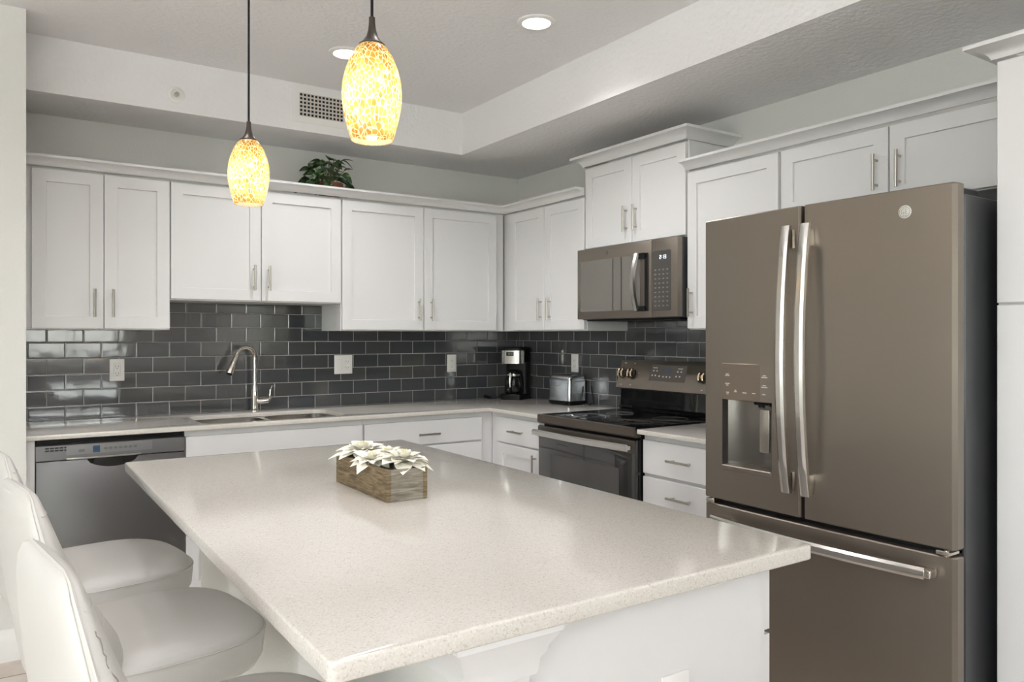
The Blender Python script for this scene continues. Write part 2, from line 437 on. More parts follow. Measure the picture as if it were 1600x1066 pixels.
def window(name, fn, a0, a1, z0, z1, n):
    o = bpy.data.objects.new(name, None); COL.objects.link(o); o['kind'] = 'structure'; ORIG[o.name] = Vector((0, 0, 0))
    mb = MB(fn); t = .06
    mb.box(a0, a1, .02, .1, z0, z0 + t); mb.box(a0, a1, .02, .1, z1 - t, z1)
    for k in range(n + 1):
        a = a0 + (a1 - a0) * k / n; mb.box(max(a0, a - t / 2), min(a1, a + t / 2), .021, .099, z0, z1)
    part('window_frame', mb, M['trim'], o)
    part('window_pane', MB(fn).box(a0 + .01, a1 - .01, .058, .062, z0 + .02, z1 - .02), M['pane'], o)
window('window_1', rear, -6.6, -3.6, .0, 2.36, 3)
window('window_3', rear, -2.75, -1.25, .95, 2.15, 2)
window('window_2', left, -7.2, -3.2, .2, 2.5, 3)

# outside, seen only in reflections: lawn, balcony slab, railing, hedge
struct('ground', MB().box(-40, 30, -60, 30, -.45, -.35), M['grass'])
struct('balcony_floor', MB().box(-7.2, .5, -13.2, -10.63, -.3, -.02), M['deck'])
rl = thing('balcony_railing', 'white balcony railing beyond the rear sliding glass', 'railing', (-3.4, -13.0, -.02))
for k in range(9): part('post', MB().box(-7.1 + k * .92, -7.06 + k * .92, -13.02, -12.98, -.02, 1.02), M['trim'], rl)
for z0_, z1_ in ((1.02, 1.07), (.1, .14), (.4, .43), (.7, .73)): part('rail', MB().box(-7.12, .32, -13.03, -12.97, z0_, z1_), M['trim'], rl)
random.seed(3)
def blob(cx, cy, cz, r, amp):
    t = bmesh.new(); bmesh.ops.create_icosphere(t, subdivisions=3, radius=1)
    for v in t.verts:
        k = 1 + amp * (random.random() - .5)
        v.co = (cx + v.co.x * r * k, cy + v.co.y * r * .7 * k, cz + v.co.z * r * k)
    return t
for i, (x, y, h, lab) in enumerate(((-11, -34, 3.0, 'middle rounded garden tree beyond the balcony'), (-6.5, -36, 2.2, 'leftmost rounded garden tree beyond the balcony'), (-15, -33, 2.7, 'rightmost rounded garden tree beyond the balcony'))):
    t = thing('garden_tree', lab, 'tree', (x, y, -.35), 'garden trees outside')
    part('trunk', MB().tube([(x, y, -.4), (x, y, h * .5)], [.16, .1]), M['soil'], t)
    mb = MB(); mb.merge(blob(x, y, h * .72, 1.9, .35)); part('crown', mb, M['hedge'], t)

# ------------------------------------------------------------------ backsplash tiles
single('backsplash_tiles', MB().box(XL + .001, -.007, -.006, -.0005, .9145, 1.3715).box(-2.352, -1.445, -.006, -.0005, 1.3715, 1.5235), M['tile_b'], 'dark grey glass subway tiles behind the sink', 'backsplash')
single('backsplash_tiles', MB().box(-.006, -.0005, -2.5, -.0065, .9145, 1.3715).box(-.006, -.0005, -1.914, -1.1465, 1.3715, 1.8), M['tile_r'], 'dark grey glass subway tiles behind the range and toaster', 'backsplash')

# ------------------------------------------------------------------ cabinets
fb = lambda a, d, z: (a, -d, z)            # back wall run: a = x, d = out from the wall
fr_ = lambda a, d, z: (-d, a, z)           # right wall run: a = y
def shaker(mb, a0, a1, z0, z1, d0, d1, rail=.058, rec=.009, c=.002):
    a0, a1 = min(a0, a1), max(a0, a1)
    def rg(i, d): return [(a0 + i, d, z0 + i), (a1 - i, d, z0 + i), (a1 - i, d, z1 - i), (a0 + i, d, z1 - i)]
    return mb.loft([rg(0, d0), rg(0, d1 - c), rg(c, d1), rg(rail, d1), rg(rail + .0015, d1 - rec)])
def flat(mb, a0, a1, z0, z1, d0, d1, c=.002):
    a0, a1 = min(a0, a1), max(a0, a1)
    def rg(i, d): return [(a0 + i, d, z0 + i), (a1 - i, d, z0 + i), (a1 - i, d, z1 - i), (a0 + i, d, z1 - i)]
    return mb.loft([rg(0, d0), rg(0, d1 - c), rg(c, d1)])
def pull(fn, a, z, d, length=.135, vert=True, parent=None):
    mb = MB(fn); h = length / 2; q = h - .021
    if vert:
        mb.tube([(a, d + .03, z - h), (a, d + .03, z + h)], .006)
        for s in (-q, q): mb.tube([(a, d - .0005, z + s), (a, d + .03, z + s)], .0045, 8)
    else:
        mb.tube([(a - h, d + .03, z), (a + h, d + .03, z)], .006)
        for s in (-q, q): mb.tube([(a + s, d - .0005, z), (a + s, d + .03, z)], .0045, 8)
    return part('handle', mb, M['steel'], parent, 'brushed nickel bar handle')
def cabinet(name, label, fn, a0, a1, z0, z1, depth, fronts, group, toe=0, cat='cabinet', d0=.001):
    """fronts: (kind, a0, a1, z0, z1, handle) ; handle = None or (a, z, vertical)"""
    base = Vector(fn((a0 + a1) / 2, depth / 2, z0))
    t = thing(name, label, cat, base, group)
    mb = MB(fn)
    if toe:
        mb.box(a0, a1, d0, depth - .075, z0, z0 + toe); mb.box(a0, a1, d0, depth, z0 + toe, z1)
    else: mb.box(a0, a1, d0, depth, z0, z1, .001)
    part('body', mb, M['cab'], t)
    for kind, b0, b1, y0, y1, h in fronts:
        mb = MB(fn)
        if kind == 'door': shaker(mb, b0, b1, y0, y1, depth + .0005, depth + .021)
        else: flat(mb, b0, b1, y0, y1, depth + .0005, depth + .021)
        f = part(kind, mb, M['cab'], t)
        if h: pull(fn, h[0], h[1], depth + .021, vert=h[2], parent=f)
    return t
UG, BG = 'white shaker wall cabinets', 'white base cabinets'
UD = .309
cabinet('wall_cabinet', 'white two-door shaker wall cabinet at the far left above the dishwasher', fb, XL + .001, -2.3525, 1.372, 2.134, UD,
        [('door', -2.948, -2.6515, 1.377, 2.123, (-2.691, 1.5, True)), ('door', -2.6485, -2.355, 1.377, 2.123, (-2.612, 1.5, True))], UG)
cabinet('wall_cabinet', 'shorter white two-door shaker wall cabinet above the sink, beside the small potted plant', fb, -2.3515, -1.4455, 1.524, 2.134, UD,
        [('door', -2.349, -1.9, 1.53, 2.123, (-1.939, 1.652, True)), ('door', -1.896, -1.449, 1.53, 2.123, (-1.861, 1.652, True))], UG)
cabinet('wall_cabinet', 'white two-door shaker wall cabinet on the back wall, nearest the room corner', fb, -1.4445, -.3325, 1.372, 2.134, UD,
        [('door', -1.440, -.922, 1.377, 2.123, (-.957, 1.5, True)), ('door', -.918, -.395, 1.377, 2.123, (-.872, 1.5, True))], UG)
cabinet('wall_cabinet', 'white two-door shaker wall cabinet above the toaster, left of the microwave', fr_, -1.1455, -.001, 1.372, 2.134, UD,
        [('door', -.757, -.392, 1.377, 2.123, (-.734, 1.503, True)), ('door', -1.141, -.761, 1.377, 2.123, (-.825, 1.503, True))], UG)
cabinet('wall_cabinet', 'raised white two-door shaker wall cabinet directly above the microwave', fr_, -1.9145, -1.1465, 1.822, 2.288, UD,
        [('door', -1.530, -1.153, 1.829, 2.278, (-1.496, 1.955, True)), ('door', -1.908, -1.534, 1.829, 2.278, (-1.569, 1.955, True))], UG)
cabinet('wall_cabinet', 'single-door white shaker wall cabinet between the microwave and the refrigerator', fr_, -2.4435, -1.9155, 1.372, 2.134, UD,
        [('door', -2.436, -1.921, 1.377, 2.123, (-1.953, 1.5, True))], UG)
cabinet('wall_cabinet', 'low white two-door shaker wall cabinet above the refrigerator', fr_, -3.447, -2.4445, 1.835, 2.134, UD,
        [('door', -2.921, -2.451, 1.84, 2.123, (-2.879, 1.955, True)), ('door', -3.438, -2.926, 1.84, 2.123, (-2.968, 1.955, True))], UG)
# crown mouldings
CP = [(0, 2.1345), (.007, 2.1345), (.012, 2.145), (.024, 2.157), (.042, 2.164), (.060, 2.166), (.060, 2.177), (0, 2.177)]
struct('trim_1', MB().sweep([(-.331, -1.1455), (-.331, -.331), (XL + .001, -.331)], [(o, z) for o, z in CP]), M['cab'])
CP2 = [(o, z + .155 + (z - 2.1345) * .25) for o, z in CP]
struct('trim_2', MB().sweep([(-.001, -1.915), (-.331, -1.915), (-.331, -1.146), (-.001, -1.146)], [(o, z) for o, z in CP2]), M['cab'])
struct('trim_3', MB().sweep([(-.331, -3.447), (-.331, -1.9155)], CP), M['cab'])
struct('trim_4', MB().sweep([(-.701, -4.35), (-.701, -3.4555), (-.40, -3.4555)], CP), M['cab'])

# base cabinets
BD, BT = .599, .892
single('filler_panel', MB(fb).box(XL + .001, -2.945, .001, .62, .001, BT), M['cab'], 'narrow white panel between the wall pier and the dishwasher', 'panel')
cabinet('base_cabinet', 'white sink base cabinet under the stainless sink', fb, -2.337, -1.434, 0, BT, BD,
        [('false_front', -2.334, -1.44, .725, .862, None), ('door', -2.334, -1.889, .11, .715, (-1.93, .62, True)), ('door', -1.885, -1.44, .11, .715, (-1.845, .62, True))], BG, toe=.1)
# the bowls need room inside the sink base: open its top
cabinet('base_cabinet', 'white three-drawer base cabinet right of the sink, below the back counter', fb, -1.433, -.6005, 0, BT, BD,
        [('drawer', -1.428, -.685, .727, .862, (-1.047, .785, False)), ('drawer', -1.428, -.685, .42, .717, (-1.047, .64, False)), ('drawer', -1.428, -.685, .11, .41, (-1.047, .33, False))], BG, toe=.1)
cabinet('base_cabinet', 'white base cabinet with one drawer over a door, left of the range', fr_, -1.141, -.6005, 0, BT, BD,
        [('drawer', -1.112, -.683, .722, .867, (-.906, .794, False)), ('door', -1.112, -.683, .11, .712, (-1.082, .62, True))], BG, toe=.1)
cabinet('base_cabinet', 'white drawer base cabinet between the range and the refrigerator', fr_, -2.49, -1.912, 0, BT, BD,
        [('drawer', -2.484, -1.922, .715, .867, (-2.163, .793, False)), ('drawer', -2.484, -1.922, .42, .7, (-2.163, .63, False)), ('drawer', -2.484, -1.922, .11, .405, (-2.163, .33, False))], BG, toe=.1)
# pantry
t = thing('pantry_cabinet', 'tall white pantry cabinet at the right edge beside the refrigerator', 'cabinet', (-.35, -3.9, 0))
part('body', MB().box(-.68, -.001, -4.35, -3.4555, .0, 2.134, .001), M['cab'], t)
part('door', flat(MB(fr_), -4.345, -3.46, 1.437, 2.128, .6805, .7), M['cab'], t)
part('door', flat(MB(fr_), -4.345, -3.46, .1, 1.43, .6805, .7), M['cab'], t)

# ------------------------------------------------------------------ countertops and sink
QT = .892
sx0, sx1, sy0, sy1 = -2.245, -1.50, -.575, -.17
outer = [(XL + .001, -.645), (-.645, -.645), (-.645, -1.143), (-.0075, -1.143), (-.0075, -.0075), (XL + .001, -.0075)]
hole = rrect(sx0, sx1, sy0, sy1, .075, 8)
single('countertop', MB().slab(outer, [hole], QT, .914), M['quartz'], 'pale speckled quartz countertop, L-shaped, around the sink and corner', 'countertop')
single('countertop', MB().slab([(-.645, -1.91), (-.0075, -1.91), (-.0075, -2.5), (-.645, -2.5)], [], QT, .914), M['quartz'], 'short piece of quartz countertop between the range and the refrigerator', 'countertop')
sk = thing('kitchen_sink', 'undermount stainless double-bowl sink set in the back counter', 'sink', ((sx0 + sx1) / 2, (sy0 + sy1) / 2, .7))
M['sink'] = mat('sink steel', rgb(196, 192, 186), .22, 1.0)
part('sink_rim', MB().slab(rrect(sx0 - .012, sx1 + .012, sy0 - .012, sy1 + .012, .08, 8), [rrect(sx0 + .012, -1.885, sy0 + .01, sy1 - .01, .06, 6), rrect(-1.855, sx1 - .012, sy0 + .01, sy1 - .01, .06, 6)], .889, .8915, 0), M['sink'], sk)
for x0, x1 in ((sx0 + .01, -1.883), (-1.857, sx1 - .01)):
    rings = []
    for i, z in ((0, .8905), (0, .72), (.012, .70), (.03, .692)): rings.append([(x, y, z) for x, y in rrect(x0 + i, x1 - i, sy0 + .008 + i, sy1 - .008 - i, .06, 6)])
    mb = MB(); mb.loft(rings, cap=False); k = len(rings[0]); mb.add(rings[-1], [list(range(k))])
    bw = part('bowl', mb, M['sink'], sk)
    cx = (x0 + x1) / 2
    part('drain', MB().lathe([(.001, .6925), (.04, .6925), (.045, .696), (.047, .6925)], (cx, -.36, 0), 24, cap=False), M['chrome'], bw)
# the sink base body has an open top for the bowls
sb = [o for o in bpy.data.objects if o.name.startswith('base_cabinet') and 'sink base' in o.get('label', '')][0]
for ch in sb.children:
    if ch.name.startswith('body'):
        mb = MB(fb); mb.box(-2.337, -2.32, .001, BD, .1, BT); mb.box(-1.451, -1.434, .001, BD, .1, BT)
        mb.box(-2.32, -1.451, .001, .018, .1, BT); mb.box(-2.32, -1.451, BD - .012, BD, .1, BT); mb.box(-2.32, -1.451, .018, BD - .012, .1, .118)
        mb.box(-2.337, -1.434, .001, BD - .075, 0, .1)
        bm = mb.bm
        for v in bm.verts: v.co -= ORIG[sb.name]
        bmesh.ops.recalc_face_normals(bm, faces=list(bm.faces)); bm.to_mesh(ch.data); bm.free()

# faucet
fx, fy = -1.862, -.075
fc = thing('faucet', 'polished gooseneck faucet with pull-down spray head behind the sink', 'faucet', (fx, fy, .914))
part('base', MB().lathe([(.026, .9142), (.026, .922), (.021, .928), (.019, .97), (.02, 1.0), (.019, 1.03), (.013, 1.06), (.012, 1.075)], (fx, fy, 0), 24), M['chrome'], fc)
pts = [(fx, fy, 1.06), (fx, fy, 1.16)]
dx, dy, rr = -.93, -.36, .062
for k in range(13):
    a = R(180 * k / 12 * .92); o = rr * (1 - math.cos(a)); pts.append((fx + dx * o, fy + dy * o, 1.215 + rr * math.sin(a)))
part('spout', MB().tube(pts, .0128, 14), M['chrome'], fc)
e0 = Vector(pts[-1]); dv = (Vector(pts[-1]) - Vector(pts[-2])).normalized(); dv = (dv + Vector((dx * .22, dy * .22, -.3))).normalized()
sp = part('spray_head', MB().tube([tuple(e0 + dv * t) for t in (-.004, .01, .05, .100, .106)], [.0135, .0155, .0175, .022, .020], 16), M['chrome'], fc)
part('nozzle', MB().tube([tuple(e0 + dv * t) for t in (.106, .112)], [.016, .015], 16), M['black'], sp)
hx = lambda t, z: (fx + t * .95, fy - t * .25, z)
hd = part('valve', MB().tube([hx(.012, .972), hx(.04, .972), hx(.075, .974), hx(.078, .974)], [.017, .0185, .0165, .011], 16), M['chrome'], fc)
part('lever', MB().tube([hx(.07, .968), hx(.082, .985), hx(.084, 1.01), hx(.087, 1.035), hx(.096, 1.058)], [.009, .0075, .006, .006, .004], 10), M['chrome'], hd)

# ------------------------------------------------------------------ wall plates
def outlet(fn, a, z, label, kinds=('outlet',), d=.006):
    w = .07 if len(kinds) == 1 else .116
    t = thing('wall_outlet' if 'switch' not in kinds else 'switch_plate', label, 'outlet' if 'switch' not in kinds else 'switch', fn(a, d, z))
    mb = MB(fn); mb.box(a - w / 2, a + w / 2, d + .0003, d + .006, z - .0575, z + .0575, .002, 2)
    pl = part('plate', mb, M['plast'], t)
    for i, k in enumerate(kinds):
        c = a + ((i - (len(kinds) - 1) / 2) * .047) * FLIP.get(fn, 1)
        if k == 'switch':
            part('rocker', MB(fn).box(c - .0165, c + .0165, d + .006, d + .009, z - .033, z + .033, .0015), M['trim'], t)
        else:
            part('socket', MB(fn).box(c - .0165, c + .0165, d + .006, d + .008, z - .033, z + .033, .003), M['trim'], t)
            mb = MB(fn)
            for s in (-.018, .018):
                for q in ((c - .008, c - .006, -.003, .006), (c + .006, c + .008, -.003, .005), (c - .002, c + .002, -.011, -.007)): part('slot', MB(fn).box(q[0], q[1], d + .008, d + .0085, z + s + q[2], z + s + q[3]), M['slot'], t)
    return t
FLIP = {}
outlet(fb, -2.556, 1.163, 'white wall outlet left of the faucet, above the dishwasher')
outlet(fb, -1.309, 1.166, 'double white plate with a rocker switch and an outlet, right of the faucet', ('switch', 'outlet'))
outlet(fb, -.547, 1.159, 'white wall outlet left of the coffee maker')
outlet(fr_, -.655, 1.168, 'white wall outlet above the toaster')

# ------------------------------------------------------------------ dishwasher
D0, D1 = -2.942, -2.340
dwt = thing('dishwasher', 'grey stainless dishwasher under the left end of the back counter', 'dishwasher', ((D0 + D1) / 2, -.33, 0))
part('tub', MB(fb).box(D0 + .004, D1 - .004, .02, .59, .01, .885), M['black'], dwt)
part('door_panel', MB(fb).box(D0, D1, .591, .625, .11, .795, .004, 2), M['dw'], dwt)
part('kick_plate', MB(fb).box(D0 + .005, D1 - .005, .5, .56, .002, .105), M['black'], dwt)
mb = MB(fb); mb.loft([[(a, .591, .799), (a, .627, .799), (a, .622, .862), (a, .612, .869), (a, .591, .869)] for a in (D0, D1)])
cp = part('control_panel', mb, M['dw'], dwt)
fc_ = lambda a, d, z: (a, -(.6275 - (z - .799) * .08 + d), z)
for i in range(2):
    for k in range(5): part('vent_slot', MB(fc_).box(D0 + .035 + k * .018, D0 + .050 + k * .018, -.002, .0006, .838 + i * .011, .844 + i * .011), M['dark'], cp)
part('display_strip', MB(fc_).box(D0 + .115, D0 + .46, 0, .0012, .818, .858), mat('strip metal', rgb(122, 121, 121), .34, .8), cp)
part('display', MB(fc_).box(D0 + .218, D0 + .246, .001, .0018, .822, .852), mat('display glass', rgb(40, 70, 96), .1), cp)
part('button', MB(fc_).box(D0 + .162, D0 + .186, .001, .0016, .828, .840), M['slot'], cp)
for k in range(7): part('button', MB(fc_).box(D0 + .262 + k * .02, D0 + .276 + k * .02, .001, .0016, .832, .842), M['slot'], cp)
# pocket handle: dark scoop below a bright lip
rings = []
for i in range(13):
    u = i / 12; a = D0 + .19 + u * .215; q = math.sin(math.pi * min(1, max(0, u))) ** .5
    rings.append([(a, .6253, .8), (a, .6253, .8 - .045 * q - .001), (a, .6262, .8 - .045 * q - .001), (a, .6262, .8)])
part('handle_pocket', MB(fb).loft(rings), M['gloss'], dwt)
rings = []
for i in range(13):
    u = i / 12; a = D0 + .115 + u * .30; q = math.sin(math.pi * u) ** .4
    rings.append([(a, .622, .806), (a, .629 + .012 * q, .806), (a, .629 + .012 * q, .799), (a, .622, .798)])
part('handle_lip', MB(fb).loft(rings), M['stain'], dwt)

# ------------------------------------------------------------------ range
r0, r1 = -1.9065, -1.1465
rg = thing('electric_range', 'slate and black glass-top electric range below the microwave', 'range', (-.33, (r0 + r1) / 2, 0))
part('body', MB(fr_).box(r0 + .003, r1 - .003, .03, .615, .0, .905, .002), M['black'], rg)
part('cooktop', MB(fr_).box(r0 + .004, r1 - .004, .07, .648, .9065, .921, .004, 2), M['gloss'], rg)
part('cooktop_rim', MB(fr_).loft([[(a, d, z) for d, z in ((.617, .874), (.652, .874), (.658, .882), (.658, .917), (.650, .9225), (.6495, .9225), (.6495, .905), (.617, .905))] for a in (r0, r1)]), M['slate_w'], rg)
for a, d, r in ((-1.34, .24, .075), (-1.72, .24, .09), (-1.34, .48, .11), (-1.72, .48, .085)):
    part('burner_mark', MB(fr_).ring([(a + r * math.cos(2 * math.pi * k / 40), d + r * math.sin(2 * math.pi * k / 40), .9212) for k in range(40)], .0006, 4), M['slot'], rg)
od = part('oven_door', MB(fr_).box(r0 + .002, r1 - .002, .616, .652, .255, .862, .004, 2), M['oven'], rg)
part('door_cap', MB(fr_).box(r0 + .002, r1 - .002, .6525, .656, .80, .858, .001), M['slate_w'], od)
part('window', MB(fr_).box(r0 + .11, r1 - .11, .6525, .6535, .40, .72, .0003), mat('oven inner glass', rgb(58, 56, 53), .05, 0, .6), od)
hb = []
mb = MB(fr_)
for k in range(17):
    u = k / 16; a = r1 - .012 - u * (r1 - r0 - .024); bow = .018 * math.sin(math.pi * u)
    hb.append([(a, .690 + bow, .812), (a, .703 + bow, .815), (a, .705 + bow, .838), (a, .692 + bow, .845), (a, .686 + bow, .838)])
mb.loft(hb)
for a in (r0 + .03, r1 - .03): mb.box(a - .013, a + .013, .656, .694, .815, .84, .003)
part('handle', mb, M['stain'], od, 'brushed steel bowed handle')
part('drawer', MB(fr_).box(r0 + .002, r1 - .002, .616, .65, .05, .245, .004, 2), M['slate'], rg)
part('backguard', MB(fr_).loft([[(a, d, z) for d, z in ((.012, .9215), (.075, .9215), (.078, .935), (.066, .945), (.060, 1.04), (.012, 1.04))] for a in (r0 + .004, r1 - .004)]), M['gloss'], rg)
cpd = lambda z: .098 - (z - 1.046) * .32
cpn = part('control_panel', MB(fr_).loft([[(a, d, z) for d, z in ((.012, 1.0405), (.09, 1.0405), (cpd(1.046), 1.046), (cpd(1.195), 1.195), (.042, 1.203), (.012, 1.203))] for a in (r0, r1)]), M['slate'], rg)
fcp = lambda a, d, z: (-(cpd(z) + d), a, z)
part('display', MB(fcp).box(-1.665, -1.40, 0, .0012, 1.095, 1.182), mat('control glass', rgb(82, 74, 66), .12), cpn)
part('clock', MB(fcp).box(-1.55, -1.50, .0012, .0018, 1.135, 1.165), mat('clock glass', rgb(70, 78, 90), .1), cpn)
mb = MB(fcp)
for a, z in ((-1.425, 1.15), (-1.45, 1.15), (-1.42, 1.125), (-1.445, 1.125), (-1.475, 1.122), (-1.505, 1.12), (-1.53, 1.12), (-1.555, 1.12), (-1.60, 1.125), (-1.625, 1.125), (-1.605, 1.15), (-1.63, 1.15)): part('button', MB(fcp).box(a - .005, a + .005, .0012, .0018, z - .004, z + .004), M['print'], cpn)
for a in (-1.4325, -1.62): part('marking', MB(fcp).box(a - .0175, a + .0175, .0012, .0018, 1.164, 1.168), M['print'], cpn)
for ka in (-1.185, -1.262, -1.795, -1.872):
    for b_ in ((ka - .006, ka + .006, 1.183, 1.188), (ka - .006, ka + .006, 1.062, 1.066), (ka - .05, ka - .044, 1.13, 1.135)): part('marking', MB(fcp).box(b_[0], b_[1], 0, .0008, b_[2], b_[3]), M['print'], cpn)
nv = Vector((-1, 0, .305)).normalized()
for ka in (-1.185, -1.262, -1.795, -1.872):
    c = Vector((-cpd(1.126), ka, 1.126)); P = lambda t: tuple(c + nv * t)
    kn = part('knob', MB().tube([P(-.001), P(.012), P(.014)], [.029, .0275, .024], 24), M['bronze'], cpn)
    mb = MB()
    side = Vector((0, 1, 0)); upv = nv.cross(side)
    for s in (-1, 1):
        q = [tuple(c + nv * (.012 + h) + side * (s * .0135) + upv * u) for u, h in ((-.024, .001), (-.018, .014), (0, .018), (.018, .014), (.024, .001))]
        mb.tube(q, .0062, 10)
    mb.tube([P(.01), P(.024)], [.011, .009], 14)
    part('grip', mb, M['gold'], kn, 'shiny warm metal grip')

# ------------------------------------------------------------------ microwave
m0, m1 = -1.912, -1.150
mw = thing('microwave', 'slate over-the-range microwave mounted below the raised cabinet', 'microwave', (-.2, -1.53, 1.43))
part('body', MB(fr_).box(m0 + .003, m1 - .003, .02, .352, 1.432, 1.8205, .003), M['slate_d'], mw)
FS = -1.737
dr = part('door', MB(fr_).box(FS + .001, m1, .353, .385, 1.434, 1.818, .003, 2), M['slate'], mw)
ctl = part('control_panel', MB(fr_).box(m0, FS - .001, .353, .385, 1.434, 1.818, .003, 2), M['slate'], mw)
part('underside_vent', MB(fr_).box(m0 + .03, m1 - .03, .06, .34, 1.424, 1.4315), M['black'], mw)
def rr_front(mb, a0, a1, z0, z1, d0, d1, r=.012):
    poly = rrect(a0, a1, z0, z1, r, 5)
    return mb.loft([[(a, d0, z) for a, z in poly], [(a, d1, z) for a, z in poly]])
part('window', rr_front(MB(fr_), -1.655, -1.178, 1.474, 1.752, .3851, .3862), M['mglass'], dr)
for a in (-1.452, -1.517): part('window_bar', MB(fr_).box(a, a + .005, .3862, .3866, 1.476, 1.75), M['dark'], dr)
rings = []
for k in range(17):
    u = k / 16; z = 1.468 + u * .29; bow = .028 * math.sin(math.pi * u)
    rings.append([(-1.66, .397 + bow, z), (-1.655, .408 + bow, z), (-1.640, .411 + bow, z), (-1.628, .405 + bow, z), (-1.632, .397 + bow, z)])
hm = MB(fr_).loft(rings)
part('handle', hm, M['stain'], dr, 'bowed steel handle')
for b_ in ((-1.70, -1.635, .402, 1.466, 1.492), (-1.70, -1.635, .402, 1.728, 1.758), (-1.715, -1.69, .392, 1.466, 1.758)): part('handle_mount', MB(fr_).box(b_[0], b_[1], .3855, b_[2], b_[3], b_[4], .003), M['black'], dr)
part('keypad', rr_front(MB(fr_), -1.868, -1.744, 1.466, 1.760, .3851, .3862, .008), mat('keypad glass', rgb(68, 64, 60), .15), ctl)
M['key'] = mat('key print', rgb(128, 122, 114), .5)
for i in range(9):
    for k in range(4): part('key', MB(fr_).box(-1.762 - k * .027 - .008, -1.762 - k * .027 + .004, .3862, .3866, 1.487 + i * .022, 1.493 + i * .022), M['key'], ctl)
def digits(fn, a, z, h, d, text, dirn=1, th=.0022):
    seg = {'2': 'abged', '1': 'bc', '0': 'abcdef', '8': 'abcdefg', '3': 'abgcd', '9': 'abcdfg'}
    w = h * .5; mb = MB(fn); x = 0
    for ch in text:
        if ch == ':':
            for q in (.3, .7): mb.box(a + dirn * (x + .001), a + dirn * (x + .001 + th), d, d + .0005, z + h * q, z + h * q + th)
            x += th * 2.6; continue
        B = {'a': (0, w, h - th, h), 'd': (0, w, 0, th), 'g': (0, w, h / 2 - th / 2, h / 2 + th / 2), 'f': (0, th, h / 2, h), 'b': (w - th, w, h / 2, h), 'e': (0, th, 0, h / 2), 'c': (w - th, w, 0, h / 2)}
        for s_ in seg[ch]:
            x0, x1, z0, z1 = B[s_]; mb.box(a + dirn * (x + x0), a + dirn * (x + x1), d, d + .0005, z + z0, z + z1)
        x += w + th * 1.6
    return mb
part('clock', digits(fr_, -1.792, 1.718, .019, .3862, '2:13', -1, .0028), M['clock'], ctl)
mb = MB(); mb.ring([(-.3853, -1.40 + .010 * math.cos(2 * math.pi * k / 20), 1.784 + .010 * math.sin(2 * math.pi * k / 20)) for k in range(20)], .0012, 6)
mb.tube([(-.3855, -1.396, 1.786), (-.3855, -1.402, 1.788), (-.3855, -1.404, 1.782), (-.3855, -1.399, 1.779)], .0011, 6)
part('badge', mb, M['slate_d'], dr)

# ------------------------------------------------------------------ refrigerator
f0, f1, fs = -3.429, -2.518, -2.944      # right end, left end, split of the doors
FX = .87
fg = thing('refrigerator', 'large slate french-door refrigerator with bottom freezer', 'refrigerator', (-.45, (f0 + f1) / 2, 0))
part('body', MB(fr_).box(f0 + .004, f1 - .004, .03, .808, .03, 1.745, .004), M['slate_d'], fg)
def curved_front(a0, a1, z0, z1, d0, d1, ac=(f0 + f1) / 2, half=(f1 - f0) / 2, bulge=.012, n=12):
    a0, a1 = min(a0, a1), max(a0, a1); poly = [(a0, d0)]
    c = .009
    def dd(a): return d1 + bulge * (1 - ((a - ac) / half) ** 2)
    poly.append((a0, dd(a0) - c * 1.6))
    for k in range(n + 1):
        a = a0 + c + (a1 - a0 - 2 * c) * k / n; poly.append((a, dd(a)))
    poly.append((a1, dd(a1) - c * 1.6)); poly.append((a1, d0))
    mb = MB(fr_)
    ins = lambda q: [(min(max(a, a0 + q), a1 - q), d - q if d > d0 + .01 else d) for a, d in poly]
    return mb.loft([[(a, d, z0) for a, d in ins(.003)], [(a, d, z0 + .004) for a, d in poly], [(a, d, z1 - .004) for a, d in poly], [(a, d, z1) for a, d in ins(.003)]]), dd
mbL, dd = curved_front(fs + .005, f1, .742, 1.772, .824, FX)
# the left door is built round the dispenser recess
e0_, e1_, ez0, ez1, ezp = -2.828, -2.607, .862, 1.243, 1.112
def door_with_hole():
    mb = MB(fr_); a0, a1 = fs + .005, f1; z0, z1 = .742, 1.772; d0 = .824
    A = [a0, a0 + .006] + [e0_] + [e0_ + (e1_ - e0_) * k / 4 for k in range(1, 4)] + [e1_] + [e1_ + (a1 - .006 - e1_) * k / 2 for k in (1,)] + [a1 - .006, a1]
    Z = [z0, z0 + .004, ez0, ezp, ez1, z1 - .004, z1]
    def P(i, j):
        d = dd(A[i])
        if i in (0, len(A) - 1): d -= .009
        if j in (0, len(Z) - 1): d -= .003
        return (A[i], d, Z[j])
    vs = [P(i, j) for i in range(len(A)) for j in range(len(Z))]; nz_ = len(Z); fsx = []
    ia, ib = A.index(e0_), A.index(e1_)
    for i in range(len(A) - 1):
        for j in range(nz_ - 1):
            if ia <= i < ib and j == 2: continue
            fsx.append([i * nz_ + j, (i + 1) * nz_ + j, (i + 1) * nz_ + j + 1, i * nz_ + j + 1])
    n0 = len(vs); vs += [(a0, d0, z0), (a1, d0, z0), (a1, d0, z1), (a0, d0, z1)]
    bot = [i * nz_ for i in range(len(A))]; top = [i * nz_ + nz_ - 1 for i in range(len(A))]
    fsx += [[n0, n0 + 1] + bot[::-1], [n0 + 3, n0 + 2] + top[::-1], [n0, n0 + 3] + list(range(nz_))[::-1], [n0 + 1, n0 + 2] + [(len(A) - 1) * nz_ + j for j in range(nz_)][::-1]]
    mb.add(vs, fsx)
    return mb
mbL.bm.free()
ld = part('left_door', door_with_hole(), M['slate'], fg, ang=30)
